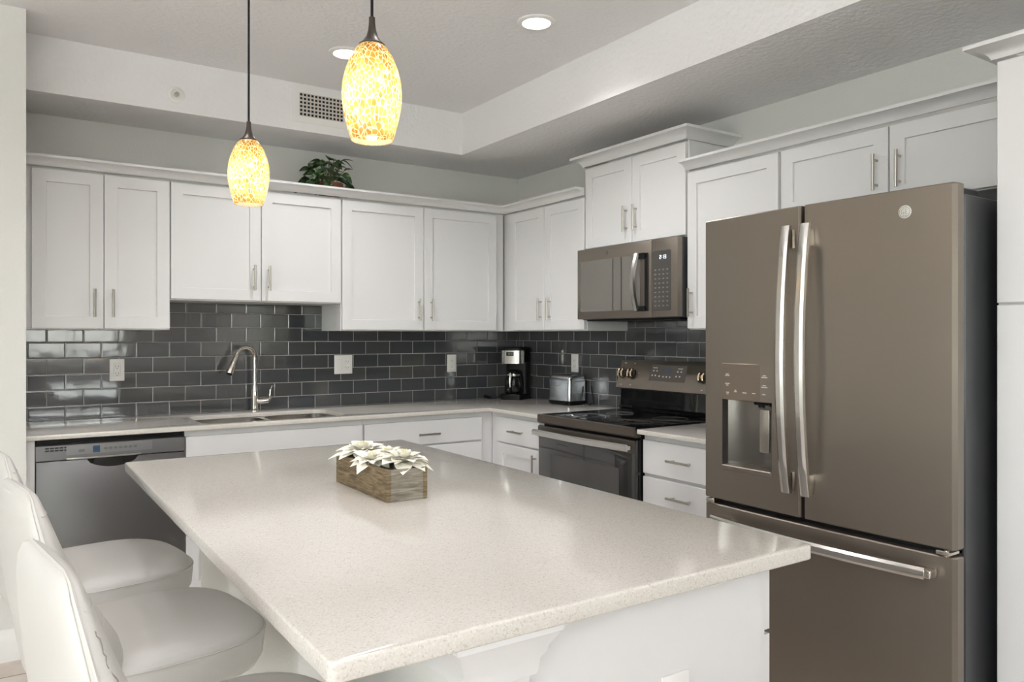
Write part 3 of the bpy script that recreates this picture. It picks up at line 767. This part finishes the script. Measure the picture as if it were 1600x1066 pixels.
# recess shell: concave back
mb = MB(fr_); rings = []
dlip = lambda a: dd(a) + .0005
for z in (ez0 + .001, ez0 + .03, ezp - .001):
    ring = [(e0_ - .0005, dlip(e0_), z)]
    for k in range(13):
        u = k / 12; a = e0_ + (e1_ - e0_) * u
        ring.append((a, FX - .008 - .049 * math.sin(math.pi * (.10 + .80 * u)) ** .8, z))
    ring.append((e1_ + .0005, dlip(e1_), z)); rings.append(ring)
mb.loft(rings, cap=False, closed=False)
k = len(rings[0]); mb.add(rings[-1] , [list(range(k))])
M['slate_r'] = mat('recess metal', rgb(128, 124, 118), .25, .85)
rc = part('dispenser_recess', mb, M['slate_r'], ld)
part('drip_tray', MB(fr_).box(e0_ + .002, e1_ - .002, FX - .07, dd(-2.72) + .004, ez0 - .006, ez0 + .012, .003), M['slate'], ld)
part('dispenser_panel', MB(fr_).box(e0_, e1_, dd(e0_) - .004, dd(-2.72) + .0015, ezp, ez1, .0015), mat('dispenser panel', rgb(126, 114, 102), .3, .6), ld)
mb = MB(fr_); fd = dd(-2.72) + .0016
for a, z, w in ((-2.635, 1.204, .012), (-2.635, 1.199, .02), (-2.635, 1.170, .02), (-2.635, 1.164, .01), (-2.797, 1.204, .014), (-2.797, 1.198, .026), (-2.797, 1.170, .014), (-2.797, 1.164, .026), (-2.636, 1.138, .012), (-2.672, 1.142, .012), (-2.712, 1.14, .018), (-2.752, 1.14, .014), (-2.795, 1.139, .014), (-2.672, 1.147, .006), (-2.636, 1.132, .008)):
    part('panel_print', MB(fr_).box(a - w / 2, a + w / 2, fd, fd + .0006, z - .0014, z + .0014), M['print'], ld)
part('paddle', MB(fr_).box(-2.808, -2.766, FX - .012, FX - .002, .935, 1.085, .004, 2), M['steel'], rc, 'pale steel dispenser paddle')
part('nozzle', MB(fr_).lathe([(.012, 0), (.012, .02)], (-2.755, FX - .03, 1.09), 12) .box(-2.80, -2.73, FX - .05, FX - .015, 1.098, 1.1105, .003), M['black'], rc)
mbR, _ = curved_front(f0, fs - .005, .758 - .016, 1.772, .824, FX)
rd = part('right_door', mbR, M['slate'], fg, ang=30)
mbF, _ = curved_front(f0, f1, .07, .722, .824, FX)
fz = part('freezer_drawer', mbF, M['slate'], fg, ang=30)
part('toe_grille', MB(fr_).box(f0 + .01, f1 - .01, .7, .82, .005, .06), M['black'], fg)
part('gasket', MB(fr_).box(f0 + .012, f0 + .06, .8085, .8235, .08, 1.76).box(f1 - .06, f1 - .012, .8085, .8235, .08, 1.76).box(fs - .04, fs + .04, .8085, .8235, .74, 1.76).box(f0 + .06, f1 - .06, .8085, .8235, 1.70, 1.76), M['dark'], fg)
part('door_gap', MB(fr_).box(f0 + .02, f1 - .02, .80, .835, .70, .76), M['dark'], fg)
for a in (f0 + .02, f1 - .07): part('hinge_cover', MB(fr_).box(a, a + .05, .70, .86, 1.7455, 1.768, .004), M['slate_d'], fg)
for a, s in ((f0 + .012, 1), (f1 - .052, -1)):
    part('hinge', MB(fr_).box(a, a + .04, .80, .878, .725, .738, .003).lathe([(.008, .722), (.008, .7405)], (a + .014, .865, 0), 12), M['chrome'], fg)
def vhandle(a, parent):
    rings = []
    for k in range(25):
        u = k / 24; z = .825 + u * .88; bow = .034 * math.sin(math.pi * u) ** .8
        c = dd(a) + .034 + bow
        rings.append([(a + x, c + y, z) for x, y in ((-.0165, -.006), (-.0165, .006), (-.008, .012), (.008, .012), (.0165, .006), (.0165, -.006), (0, -.01))])
    mb = MB(fr_).loft(rings)
    h = part('handle', mb, M['stain'], parent, 'long bowed stainless handle')
    for z in (.828, 1.632): part('handle_bracket', MB(fr_).box(a - .011, a + .011, dd(a) + .0003, dd(a) + .042, z, z + .064, .004, 2), M['chrome'], h)
vhandle(-2.912, ld); vhandle(-2.985, rd)
rings = []
for k in range(25):
    u = k / 24; a = -2.585 - u * .78; bow = .026 * math.sin(math.pi * u) ** .8; c = dd(a) * .4 + dd(-2.585) * .6 + .034 + bow
    rings.append([(a, c + y, .672 + x) for x, y in ((-.0165, -.006), (-.0165, .006), (-.008, .012), (.008, .012), (.0165, .006), (.0165, -.006), (0, -.01))])
h = part('handle', MB(fr_).loft(rings), M['stain'], fz, 'long bowed stainless handle')
for a in (-2.62, -3.352): part('handle_bracket', MB(fr_).box(a - .03, a + .03, dd(a) + .0003, dd(a) + .042, .66, .684, .004, 2), M['chrome'], h)
# round badge with a scroll monogram
ba, bz = -3.29, 1.705; bd = dd(ba)
bg_ = part('badge', MB(fr_).lathe([(.019, bd - .001), (.019, bd + .0018), (.017, bd + .0025)], (ba, 0, bz), 28, axis='y'), mat('badge silver', rgb(214, 212, 206), .4, .3), rd, 'round metal badge')
mb = MB(fr_)
mb.ring([(ba + .0155 * math.cos(2 * math.pi * k / 28), bd + .003, bz + .0155 * math.sin(2 * math.pi * k / 28)) for k in range(28)], .0009, 6)
S = lambda pts: mb.tube([(ba - u, bd + .003, bz + w) for u, w in pts], .0009, 6)
S([(-.0015, .006), (-.005, .008), (-.009, .005), (-.010, 0), (-.008, -.005), (-.004, -.006), (-.001, -.002), (-.004, .001)])
S([(.009, .006), (.005, .008), (.0025, .005), (.004, .001), (.007, .0005), (.003, -.001), (.002, -.005), (.005, -.007), (.009, -.005)])
S([(-.006, .012), (0, .0105), (.006, .012)]); S([(-.006, -.012), (0, -.0105), (.006, -.012)])
part('monogram', mb, mat('badge script', rgb(150, 148, 142), .4, .3), bg_)

# ------------------------------------------------------------------ coffee maker and carafe, toaster (built facing -y, then turned into place)
def place(o, x, y, z, deg): o.location = (x, y, z); o.rotation_euler = (0, 0, R(deg))
cm = thing('coffee_maker', 'black and stainless drip coffee maker in the counter corner', 'coffee maker')
part('base', MB().prism(rrect(-.08, .08, -.11, .095, .035), 'z', .0, .035), M['black'], cm)
part('tower', MB().prism(rrect(-.08, .08, .005, .095, .03), 'z', .0352, .25), M['black'], cm)
hd = part('brew_head', MB().prism(rrect(-.081, .081, -.105, .096, .045), 'z', .2505, .335), M['black'], cm)
part('lid', MB().loft([[(x * k, y * k, z) for x, y in rrect(-.08, .08, -.104, .095, .045)] for k, z in ((1, .3355), (.99, .345), (.9, .352))]), M['black'], cm)
front = [p for p in rrect(-.0825, .0825, -.1065, .05, .046, 8) if p[1] < .0]
front.sort(key=lambda p: p[0])
mb = MB(); mb.loft([[(x, y, z) for x, y in front] + [(x * .985, y * .985 + .001, z) for x, y in front[::-1]] for z in (.242, .33)])
st = part('steel_band', mb, M['stain'], hd, 'stainless steel front band')
part('display', MB().box(-.03, .022, -.1085, -.106, .294, .32, .001), M['gloss'], st)
part('clock', digits(fb, -.018, .301, .012, .1086, '12:00', 1, .0016), mat('lcd digits', rgb(150, 160, 150), .4), st)
part('warming_plate', MB().lathe([(.058, .0352), (.058, .039), (.05, .039)], (0, -.045, 0), 28), M['gloss'], cm)
place(cm, -.147, -.187, .9142, 216 - 270)
cf = thing('coffee_carafe', 'glass coffee carafe with black handle inside the coffee maker', 'carafe')
prof = [(.05, .001), (.058, .012), (.061, .05), (.058, .09), (.044, .125), (.040, .135)]
part('glass', MB().lathe(prof, (0, 0, 0), 32, cap=False).lathe([(max(r - .002, .001), z + .001) for r, z in prof], (0, 0, 0), 32, cap=False), M['carafe'], cf)
part('lid', MB().lathe([(.041, .1355), (.043, .15), (.03, .158), (.008, .16)], (0, 0, 0), 28), M['black'], cf)
part('collar', MB().lathe([(.0455, .118), (.0455, .132), (.043, .132), (.043, .118), (.0455, .118)], (0, 0, 0), 28, cap=False), M['stain'], cf)
part('handle', MB().tube([(.012, -.043, .14), (.02, -.075, .135), (.023, -.085, .1), (.02, -.08, .05), (.015, -.062, .04)], [.008, .009, .009, .008, .006], 10, flat=(1, 1.3)), M['stain'], cf, 'steel-faced carafe handle')
th = R(216 - 270); cx, cy = -.147 - math.sin(th) * -.045, -.187 + math.cos(th) * -.045
place(cf, cx, cy, .9142 + .0395, 216 - 270 - 10)
cord = MB().tube([(-.292, -.075, .924), (-.30, -.10, .92), (-.27, -.12, .9185), (-.24, -.105, .9185), (-.20, -.085, .92)], .0035, 8)
cord.tube([(-.29, -.02, .926), (-.292, -.08, .924)], [.011, .008], 10)
single('power_cord', cord, M['black'], 'short black power cord and plug on the counter left of the coffee maker', 'cord')

ts = thing('toaster', 'brushed stainless two-slice toaster on the counter left of the range', 'toaster')
part('base', MB().prism(rrect(-.1, .1, -.077, .077, .02), 'z', .008, .026), M['black'], ts)
for x in (-.08, .08):
    for y in (-.058, .058): part('foot', MB().lathe([(.009, 0), (.009, .0085)], (x, y, 0), 12), M['foot'], ts)
def sect(z, gx, gy, r): return [(x, y, z) for x, y in rrect(-.098 + gx, .098 - gx, -.075 + gy, .075 - gy, r, 6)]
part('shell', MB().loft([sect(.0262, 0, 0, .02), sect(.155, 0, .001, .02), sect(.172, .003, .006, .022), sect(.182, .012, .016, .022), sect(.184, .02, .024, .02)]), M['toast'], ts)
for y in (-.035, .012): part('slot', MB().box(-.065, .065, y, y + .023, .1838, .1848), M['dark'], ts)
ld_ = part('control_knob', MB().tube([(-.02, .0755, .07), (-.02, .082, .07)], .012, 14), M['black'], ts)
mb = MB()
for x, z, w in ((-.022, .126, .010), (-.008, .124, .008), (.003, .1245, .008), (.014, .124, .006)): mb.ring([(x + w / 2 * math.cos(2 * math.pi * k / 14), -.0752, z + w / 2 * math.sin(2 * math.pi * k / 14)) for k in range(14)], .0008, 4)
part('logo', mb, M['print'], ts)
place(ts, -.105, -.70, .9142, 186 - 270)
single('power_cord', MB().tube([(-.02, -.80, .918), (-.03, -.83, .918), (-.018, -.85, .92), (-.012, -.84, .95), (-.012, -.82, 1.03)], .0032, 8), M['black'], 'thin black power cord hanging beside the toaster', 'cord')

# ------------------------------------------------------------------ plant on the cabinets
px_, py_ = -1.47, -.2
pp = thing('potted_plant', 'small leafy variegated plant in a low clay pot on top of the cabinets', 'plant', (px_, py_, 2.1345))
part('pot', MB().lathe([(.055, 2.1347), (.075, 2.215), (.08, 2.216), (.08, 2.228), (.07, 2.228), (.066, 2.21)], (px_, py_, 0), 28), M['terra'], pp)
part('soil', MB().lathe([(.065, 2.21), (.065, 2.214)], (px_, py_, 0), 20), M['soil'], pp)
random.seed(11)
def leaf(mb, base, direction, L, wd, droop, roll=0):
    d = Vector(direction).normalized(); up = Vector((0, 0, 1)); s = d.cross(up)
    if s.length < .1: s = Vector((1, 0, 0))
    s.normalize(); nrm = s.cross(d).normalized(); s = (s * math.cos(roll) + nrm * math.sin(roll)).normalized()
    rows = []; n = 7
    for i in range(n + 1):
        t = i / n; w = wd * math.sin(math.pi * min(1, t * .93 + .04)) ** .75 * (1 - .35 * t) if 0 < i < n else .0008
        c = Vector(base) + d * (L * t) + up * (-droop * L * t * t)
        rows.append((c - s * w + nrm * .25 * w, c, c + s * w + nrm * .25 * w))
    vs = [tuple(p) for r in rows for p in r]; fs_ = []
    for i in range(n):
        for k in (0, 1): fs_.append([i * 3 + k, i * 3 + k + 1, (i + 1) * 3 + k + 1, (i + 1) * 3 + k])
    mb.add(vs, fs_)
mb = MB(); sm = MB()
for i in range(64):
    a = random.uniform(0, 2 * math.pi); el = random.uniform(0, 1); rad = random.uniform(.02, .125) * (1.05 - .55 * el)
    tip = Vector((px_ + math.cos(a) * rad * 1.2, py_ + math.sin(a) * rad * .8, 2.205 + el * .165))
    sm.tube([(px_ + random.uniform(-.03, .03), py_ + random.uniform(-.03, .03), 2.212), tuple(tip)], .0018, 5)
    dr_ = (math.cos(a + random.uniform(-.6, .6)), math.sin(a + random.uniform(-.6, .6)), random.uniform(-.3, .5) + el * .5)
    leaf(mb, tip, dr_, random.uniform(.06, .085), random.uniform(.026, .037), random.uniform(.3, 1.0), random.uniform(-.8, .8))
part('foliage', mb, M['leaf'], pp, ang=60); part('stems', sm, M['stem'], pp)

# ------------------------------------------------------------------ island
IX0, IX1, IY0, IY1 = -2.722, -1.69, -3.552, -1.62
islab = MB().slab(rrect(IX0, IX1, IY0, IY1, .014, 4), [], .884, .914, .004)
single('island_countertop', islab, M['quartz'], 'large pale speckled quartz island top in the foreground', 'countertop')
single('wall_island', MB().box(-2.485, -2.371, -3.505, -1.665, 0, .883), M['wall'], kind='structure')
TP = [(0, .80), (.008, .80), (.011, .812), (.012, .826), (.020, .838), (.022, .848), (.032, .864), (.036, .872), (.040, .874), (.040, .883), (0, .883)]
struct('trim_5', MB().sweep([(-2.486, -1.665), (-2.486, -3.506), (-2.37, -3.506), (-2.37, -3.4865)][::-1], TP), M['cab'])
struct('baseboard_island', MB().sweep([(-2.486, -1.665), (-2.486, -3.506), (-2.37, -3.506)][::-1], [(0, 0), (.014, 0), (.014, .1), (.006, .13), (0, .13)]), M['trim'])
fi = lambda a, d, z: (-2.37 + d, a, z)
ib = thing('island_cabinet', 'white base cabinet block under the island top', 'cabinet', (-2.07, -2.58, 0))
mb = MB(); mb.box(-2.37, -1.762, -3.486, -1.665, .1, .8835); mb.box(-2.37, -1.83, -3.48, -1.67, 0, .1)
part('body', mb, M['cab'], ib)
part('end_panel', MB().box(-2.3695, -1.782, -3.492, -3.4862, .0, .8835), M['cab'], ib)
for k in range(3):
    y0 = -3.484 + k * .607; y1 = y0 + .601
    f = part('drawer', flat(MB(fi), y0, y1, .732, .87, .6085, .629), M['cab'], ib); pull(fi, (y0 + y1) / 2, .80, .629, vert=False, parent=f)
    ym = (y0 + y1) / 2
    for q0, q1, hq in ((y0, ym - .002, ym - .04), (ym + .002, y1, ym + .04)):
        f = part('door', shaker(MB(fi), q0, q1, .11, .722, .6085, .629), M['cab'], ib); pull(fi, hq, .62, .629, parent=f)
fe = lambda a, d, z: (a, -3.492 - d, z)
outlet(fe, -2.03, .655, 'white wall outlet on the island end panel', d=0)

# planter and flowers
P0, P1, Q0, Q1, PZ = -2.253, -2.137, -2.706, -2.352, .9142
pl = thing('planter_box', 'weathered wooden planter box of white flowers on the island', 'planter', ((P0 + P1) / 2, (Q0 + Q1) / 2, PZ))
part('side_board', MB().box(P0, P0 + .011, Q0, Q1, PZ, PZ + .083, .0012), M['wood'], pl)
part('side_board', MB().box(P1 - .011, P1, Q0, Q1, PZ, PZ + .083, .0012), M['wood'], pl)
part('end_board', MB().box(P0 + .0112, P1 - .0112, Q0 + .001, Q0 + .011, PZ, PZ + .082, .001), M['wood_e'], pl)
part('end_board', MB().box(P0 + .0112, P1 - .0112, Q1 - .011, Q1 - .001, PZ, PZ + .082, .001), M['wood_e'], pl)
part('base_board', MB().box(P0 + .0112, P1 - .0112, Q0 + .0112, Q1 - .0112, PZ, PZ + .01), M['wood'], pl)
part('moss_filling', MB().box(P0 + .0112, P1 - .0112, Q0 + .0112, Q1 - .0112, PZ + .0102, PZ + .072), M['wood_e'], pl)
def petal(mb, az, el, L, wd, curl, z0):
    d = Vector((math.cos(az) * math.cos(el), math.sin(az) * math.cos(el), math.sin(el))); s = Vector((-math.sin(az), math.cos(az), 0)); nrm = s.cross(d) * -1
    rows = []; n = 7
    for i in range(n + 1):
        t = i / n
        w = wd * (math.sin(math.pi * (t * .8 + .1)) ** .9) * (1.0 if t < .6 else 1 - ((t - .6) / .4) ** 2 * .95)
        w = max(w, .0006)
        c = Vector((0, 0, z0)) + d * (.006 + L * t) + Vector((0, 0, -curl * L * t * t))
        rows.append([c - s * w + Vector((0, 0, .24 * w)), c - s * w * .5 + Vector((0, 0, .02 * w)), c + Vector((0, 0, .10 * w)), c + s * w * .5 + Vector((0, 0, .02 * w)), c + s * w + Vector((0, 0, .24 * w))])
    vs = [tuple(p) for r in rows for p in r]; f = []
    for i in range(n):
        for k in range(4): f.append([i * 5 + k, i * 5 + k + 1, (i + 1) * 5 + k + 1, (i + 1) * 5 + k])
    mb.add(vs, f)
def flower(label, x, y, z, R_, seed, tilt):
    random.seed(seed)
    t = thing('white_flower', label, 'flower', (0, 0, 0), 'white flowers in the planter')
    mb = MB()
    for n_, el, L, w, cu in ((9, .06, 1.0, .27, .25), (9, .32, .86, .24, .30), (8, .62, .62, .2, .3), (6, .95, .42, .15, .2)):
        o = random.random()
        for k in range(n_): petal(mb, 2 * math.pi * (k + o) / n_ + random.uniform(-.12, .12), el + random.uniform(-.1, .12), R_ * L * random.uniform(.85, 1.08), R_ * w, cu * random.uniform(.5, 1.3), 0)
    part('petals', mb, M['petal'], t, ang=50)
    mb = MB()
    for k in range(16):
        a = random.uniform(0, 6.28); r = random.uniform(0, .2) * R_
        mb.tube([(r * .3 * math.cos(a), r * .3 * math.sin(a), 0), (r * math.cos(a), r * math.sin(a), R_ * .34)], R_ * .025, 5)
    part('stamens', mb, M['pollen'], t)
    part('stem', MB().tube([(0, 0, -.002), (0, 0, -(z - PZ - .045))], .0035, 6), M['stem'], t)
    t.location = (x, y, z); t.rotation_euler = tilt
flower('large white flower spreading over the near right end of the wooden planter', -2.175, -2.640, 1.006, .090, 1, (.05, .05, 0))
flower('white flower at the near left of the wooden planter, drooping over its long side', -2.225, -2.55, 1.0, .066, 2, (.0, -.18, 1))
flower('large white flower at the far left end of the wooden planter', -2.2, -2.42, 1.006, .088, 3, (-.05, -.05, 2))
flower('small half-hidden white flower in the middle back of the wooden planter', -2.165, -2.525, 1.008, .058, 4, (-.05, .1, 3))

# ------------------------------------------------------------------ bar stools
def superel(z, x0, x1, w, n=3.4, k=40):
    cx, hx_ = (x0 + x1) / 2, (x1 - x0) / 2; p = []
    for i in range(k):
        a = 2 * math.pi * i / k; c, s = math.cos(a), math.sin(a)
        p.append((cx + hx_ * math.copysign(abs(c) ** (2 / n), c), w / 2 * math.copysign(abs(s) ** (2 / n), s), z))
    return p
CRACKS = []
def make_stool(label, cracked=False):
    t = thing('bar_stool', label, 'stool', (0, 0, 0), 'white leather bar stools at the island')
    secs = [(.565, .80, .80), (.578, .93, .93), (.60, .985, .985), (.645, 1, 1), (.661, .985, .985), (.675, .93, .93), (.685, .80, .80), (.690, .5, .5)]
    SX, SH = .062, .228
    mb = MB().loft([superel(z, SX - SH * k, SX + SH * k, .47 * q, 3.1) for z, k, q in secs])
    se = part('seat', mb, M['leather'], t, ang=60)
    part('seat_seam', MB().ring(superel(.656, SX - SH, SX + SH, .469, 3.1, 60), .0022, 6), M['seam'], se)
    B = [(.57, -.15, -.03, .40), (.585, -.172, -.03, .43), (.61, -.182, -.028, .45), (.66, -.191, -.028, .46), (.71, -.199, -.043, .46), (.78, -.21, -.086, .455), (.85, -.218, -.124, .44), (.92, -.224, -.152, .41), (.97, -.227, -.170, .375), (1.002, -.227, -.181, .33), (1.02, -.222, -.188, .285), (1.028, -.214, -.196, .21)]
    bk = part('backrest', MB().loft([superel(*b_, n=2.9) for b_ in B]), M['leather'], t, ang=60)
    # piping round the outer panel, and stitched seams across the front pad
    def edge(i, off, s): z, x0, x1, w = B[i]; ps = superel(z, x0, x1, w, 2.9, 120); xt = x0 + (x1 - x0) * off; return min((p for p in ps if p[1] * s > 0), key=lambda p: abs(p[0] - xt))
    for off, rad in ((.42, .0028), (.34, .0018)):
        path = [edge(i, off, -1) for i in range(2, 12)] + [edge(i, off, 1) for i in range(11, 1, -1)]
        part('piping', MB().tube(path, rad, 6), M['seam'], bk)
    def across(z):
        i = max(j for j in range(len(B)) if B[j][0] <= z); u = (z - B[i][0]) / (B[i + 1][0] - B[i][0])
        b_ = [B[i][q] + (B[i + 1][q] - B[i][q]) * u for q in range(4)]
        ps = [p for p in superel(z, b_[1], b_[2], b_[3], 2.9, 80) if p[0] > b_[1] + (b_[2] - b_[1]) * .55]; ps.sort(key=lambda p: p[1]); return ps
    for z in (.76, .99): part('cross_seam', MB().tube(across(z), .0013, 5), M['seam'], bk)
    if cracked:
        random.seed(5)
        for off, i0, i1, nst in ((.70, 5, 7, 22), (.66, 7, 8, 10), (.78, 4, 5, 9)):
            p0_, p1_ = Vector(edge(i0, off, -1)), Vector(edge(i1, off, -1))
            ps = [tuple(p0_.lerp(p1_, k / nst) + Vector((random.uniform(-.0018, .0018), -.0002, random.uniform(-.0025, .0025)))) for k in range(nst + 1)]
            CRACKS.append(part('leather_crack', MB().tube(ps, .0009, 5), mat('cracked leather', rgb(140, 135, 128), .7), bk, 'grey crack in the leather'))
    part('column', MB().lathe([(.03, .03), (.03, .35), (.024, .352), (.024, .5645)], (0, 0, 0), 24), M['chrome'], t)
    part('base_plate', MB().lathe([(.215, .0), (.215, .008), (.15, .018), (.04, .032)], (0, 0, 0), 40), M['chrome'], t)
    mb = MB(); mb.ring([(.05 + .15 * math.cos(2 * math.pi * k / 36), .15 * math.sin(2 * math.pi * k / 36), .26) for k in range(36)], .009, 8); mb.box(-.1, -.028, -.012, .012, .252, .268, .002)
    part('footrest', mb, M['chrome'], t)
    return t
s1 = make_stool('white leather bar stool nearest the camera, with cracked leather on its back', True)
s1.location = (-2.818, -3.20, 0); s1.rotation_euler = (0, 0, R(8))
s2 = copy_tree(s1); s2['label'] = 'middle of the three white leather bar stools at the island'
s2.location = (-2.842, -2.565, 0); s2.rotation_euler = (0, 0, R(9))
s3 = copy_tree(s1); s3['label'] = 'farthest white leather bar stool, beside the dishwasher'
s3.location = (-2.882, -1.955, 0); s3.rotation_euler = (0, 0, R(10))

# ------------------------------------------------------------------ ceiling things
def downlight(label, x, y, group='round recessed ceiling lights', watt=36):
    t = thing('recessed_light', label, 'ceiling light', (x, y, CEIL), group)
    part('trim_ring', MB().lathe([(.083, CEIL - .0005), (.083, CEIL - .006), (.078, CEIL - .009), (.062, CEIL - .010), (.058, CEIL - .003), (.058, CEIL - .0005)], (x, y, 0), 40, cap=False), M['plast'], t)
    part('lens', MB().lathe([(.0005, CEIL - .005), (.058, CEIL - .005), (.058, CEIL - .0035), (.0005, CEIL - .0035)], (x, y, 0), 40, cap=False), M['can'], t)
    o = lamp('downlight_lamp', 'SPOT', (x, y, CEIL - .012), watt, (.98, .975, 1.0), spot_size=R(140), spot_blend=.8, shadow_soft_size=.055)
    o.parent = t; o.location = (0, 0, -.012)
downlight('round recessed ceiling light in plain view at the top centre', -1.133, -1.80)
downlight('round recessed ceiling light half hidden behind the nearer pendant', -1.682, -.994)
for x, y, lab in ((-2.1, -2.95, 'unseen recessed fill light added over the near end of the island'), (-2.6, -1.95, 'unseen recessed fill light added over the far end of the island')): downlight(lab, x, y, watt=18)  # out-of-view cans added to brighten counters, island and ceiling bounce
for x, y in ((-2.9, -7.4), (-1.2, -7.2), (-4.9, -3.4), (-5.4, -7.4)):  # more unseen cans, added as interior fill
    downlight('unseen recessed fill light added over the living side of the room', x, y)

def pendant(label):
    t = thing('pendant_light', label, 'pendant lamp', (0, 0, 0), 'amber crackle glass pendants')
    H = CEIL - 1.757
    part('canopy', MB().lathe([(.001, H - .0005), (.06, H - .0005), (.058, H - .012), (.03, H - .026), (.006, H - .03)], (0, 0, 0), 32, cap=False), M['bronze'], t)
    part('cord', MB().tube([(0, 0, H - .029), (0, 0, .262)], .0034, 8), M['black'], t)
    part('cap', MB().lathe([(.0065, .262), (.0068, .25), (.0085, .236), (.013, .221), (.021, .209), (.0275, .204), (.0275, .201)], (0, 0, 0), 32), M['bronze'], t)
    pr = [(.0435, 0), (.0505, .022), (.0575, .05), (.0625, .08), (.0632, .10), (.061, .125), (.0545, .152), (.044, .178), (.034, .194), (.0265, .202)]
    part('shade', MB().lathe(pr, (0, 0, 0), 48, cap=False), M['amber'], t, 'amber crackle glass shade')
    part('inner_glass', MB().lathe([(.0425, .0005), (.0468, .013)], (0, 0, 0), 48, cap=False), M['opal'], t, 'white inner glass lining the mouth of the shade')
    part('socket', MB().lathe([(.014, .2005), (.014, .165), (.012, .16)], (0, 0, 0), 20), M['bronze'], t)
    part('bulb', MB().lathe([(.003, .078), (.016, .084), (.023, .1), (.022, .118), (.014, .142), (.011, .16)], (0, 0, 0), 24), M['bulb'], t)
    o = lamp('pendant_bulb_lamp', 'POINT', (0, 0, .085), 1.2, (1.0, .86, .62), shadow_soft_size=.02); o.parent = t
    return t
p1 = pendant('amber crackle glass pendant lamp hanging nearer, the larger looking one')
p1.location = (-2.42, -2.995, 1.757)
p2 = copy_tree(p1); p2['label'] = 'amber crackle glass pendant lamp hanging farther back, left of the nearer one'
p2.location = (-2.42, -2.035, 1.757)

# air vent and sprinkler cover on the tray's back face
VY = -.4222
vt = thing('air_vent', 'white rectangular air vent with a grid on the soffit face', 'vent', (-1.6, VY, 2.6))
ff = lambda a, d, z: (a, VY - d, z)
mb = MB(ff); v0, v1, w0, w1 = -1.757, -1.437, 2.498, 2.694; g0, g1, h0, h1 = -1.722, -1.472, 2.533, 2.659
for bx in ((v0, g0, w0, w1), (g1, v1, w0, w1), (g0, g1, w0, h0), (g0, g1, h1, w1)): mb.box(bx[0], bx[1], .0003, .006, bx[2], bx[3])
part('flange', mb, M['plast'], vt)
part('duct_opening', MB(ff).box(g0, g1, .0003, .001, h0, h1), M['dark'], vt)
mb = MB(ff)
for k in range(13): a = g0 + (g1 - g0) * k / 12; mb.box(a - .0035, a + .0035, .001, .0042, h0, h1)
for k in range(7): z = h0 + (h1 - h0) * k / 6; mb.box(g0, g1, .0042, .0056, z - .0042, z + .0042)
part('grille', mb, mat('grille paint', rgb(206, 200, 192), .5), vt)
sp_ = thing('sprinkler_cover', 'small round white sprinkler fitting on the soffit face', 'sprinkler', (-2.342, VY, 2.536))
sc_ = (-2.342, VY, 2.536)
part('escutcheon', MB().lathe([(.039, -.0004), (.039, -.004), (.031, -.009), (.026, -.009), (.025, -.003), (.001, -.003)], sc_, 32, axis='y', cap=False), M['plast'], sp_)
part('head', MB().lathe([(.012, -.0032), (.012, -.012), (.004, -.014), (.004, -.022)], sc_, 16, axis='y').lathe([(.011, -.0222), (.011, -.0235)], sc_, 12, axis='y'), M['steel'], sp_)

# the sofa and rug side of the room, seen only in reflections
sf_ = thing('sofa', 'pale grey sofa in the living area behind the viewer', 'sofa', (-5.6, -6.2, 0))
part('seat_base', MB().box(-6.6, -4.6, -6.7, -5.8, .08, .42, .04, 3), M['sofa'], sf_)
part('back', MB().box(-6.6, -4.6, -5.95, -5.72, .42, .85, .06, 3), M['sofa'], sf_)
for x in (-6.7, -4.6): part('arm', MB().box(x - .0, x + .18, -6.7, -5.72, .08, .62, .05, 3), M['sofa'], sf_)

# added unseen: bookcase blocking window light from the island, two uplighters for ceiling bounce
cs = thing('light_block_bookcase', 'unseen low white bookcase added behind the viewer to block window light', 'bookcase', (-1.7, -5.3, 0))
part('case', MB().box(-3.3, -.2, -5.46, -5.14, .0, .98, .003), M['cab'], cs)
part('top_board', MB().box(-3.32, -.18, -5.48, -5.12, .9805, 1.005, .004), M['cab'], cs)
def uplighter(label, x, y, w):  # unseen lamp added to bounce fill light off the ceiling
    t = thing('fill_floor_lamp', label, 'floor lamp', (x, y, 0), 'added unseen fill uplighters')
    part('base', MB().lathe([(.14, 0), (.14, .02), (.02, .035)], (x, y, 0), 32), M['steel'], t)
    part('pole', MB().lathe([(.012, .034), (.012, 1.72)], (x, y, 0), 16), M['steel'], t)
    part('lamp_shade', MB().lathe([(.03, 1.72), (.11, 1.76), (.17, 1.84), (.165, 1.84), (.105, 1.768), (.03, 1.73)], (x, y, 0), 36, cap=False), M['steel'], t)
    o = lamp('uplighter_fill_lamp', 'SPOT', (0, 0, 1.80), w, (.92, .945, 1.0), (R(180), 0, 0), spot_size=R(172), spot_blend=.25, shadow_soft_size=.08); o.parent = t
uplighter('unseen uplighter added as fill behind the viewer near the sofa', -3.6, -7.3, 360)
uplighter('unseen uplighter added as fill left of the bar stools', -4.7, -3.7, 70)
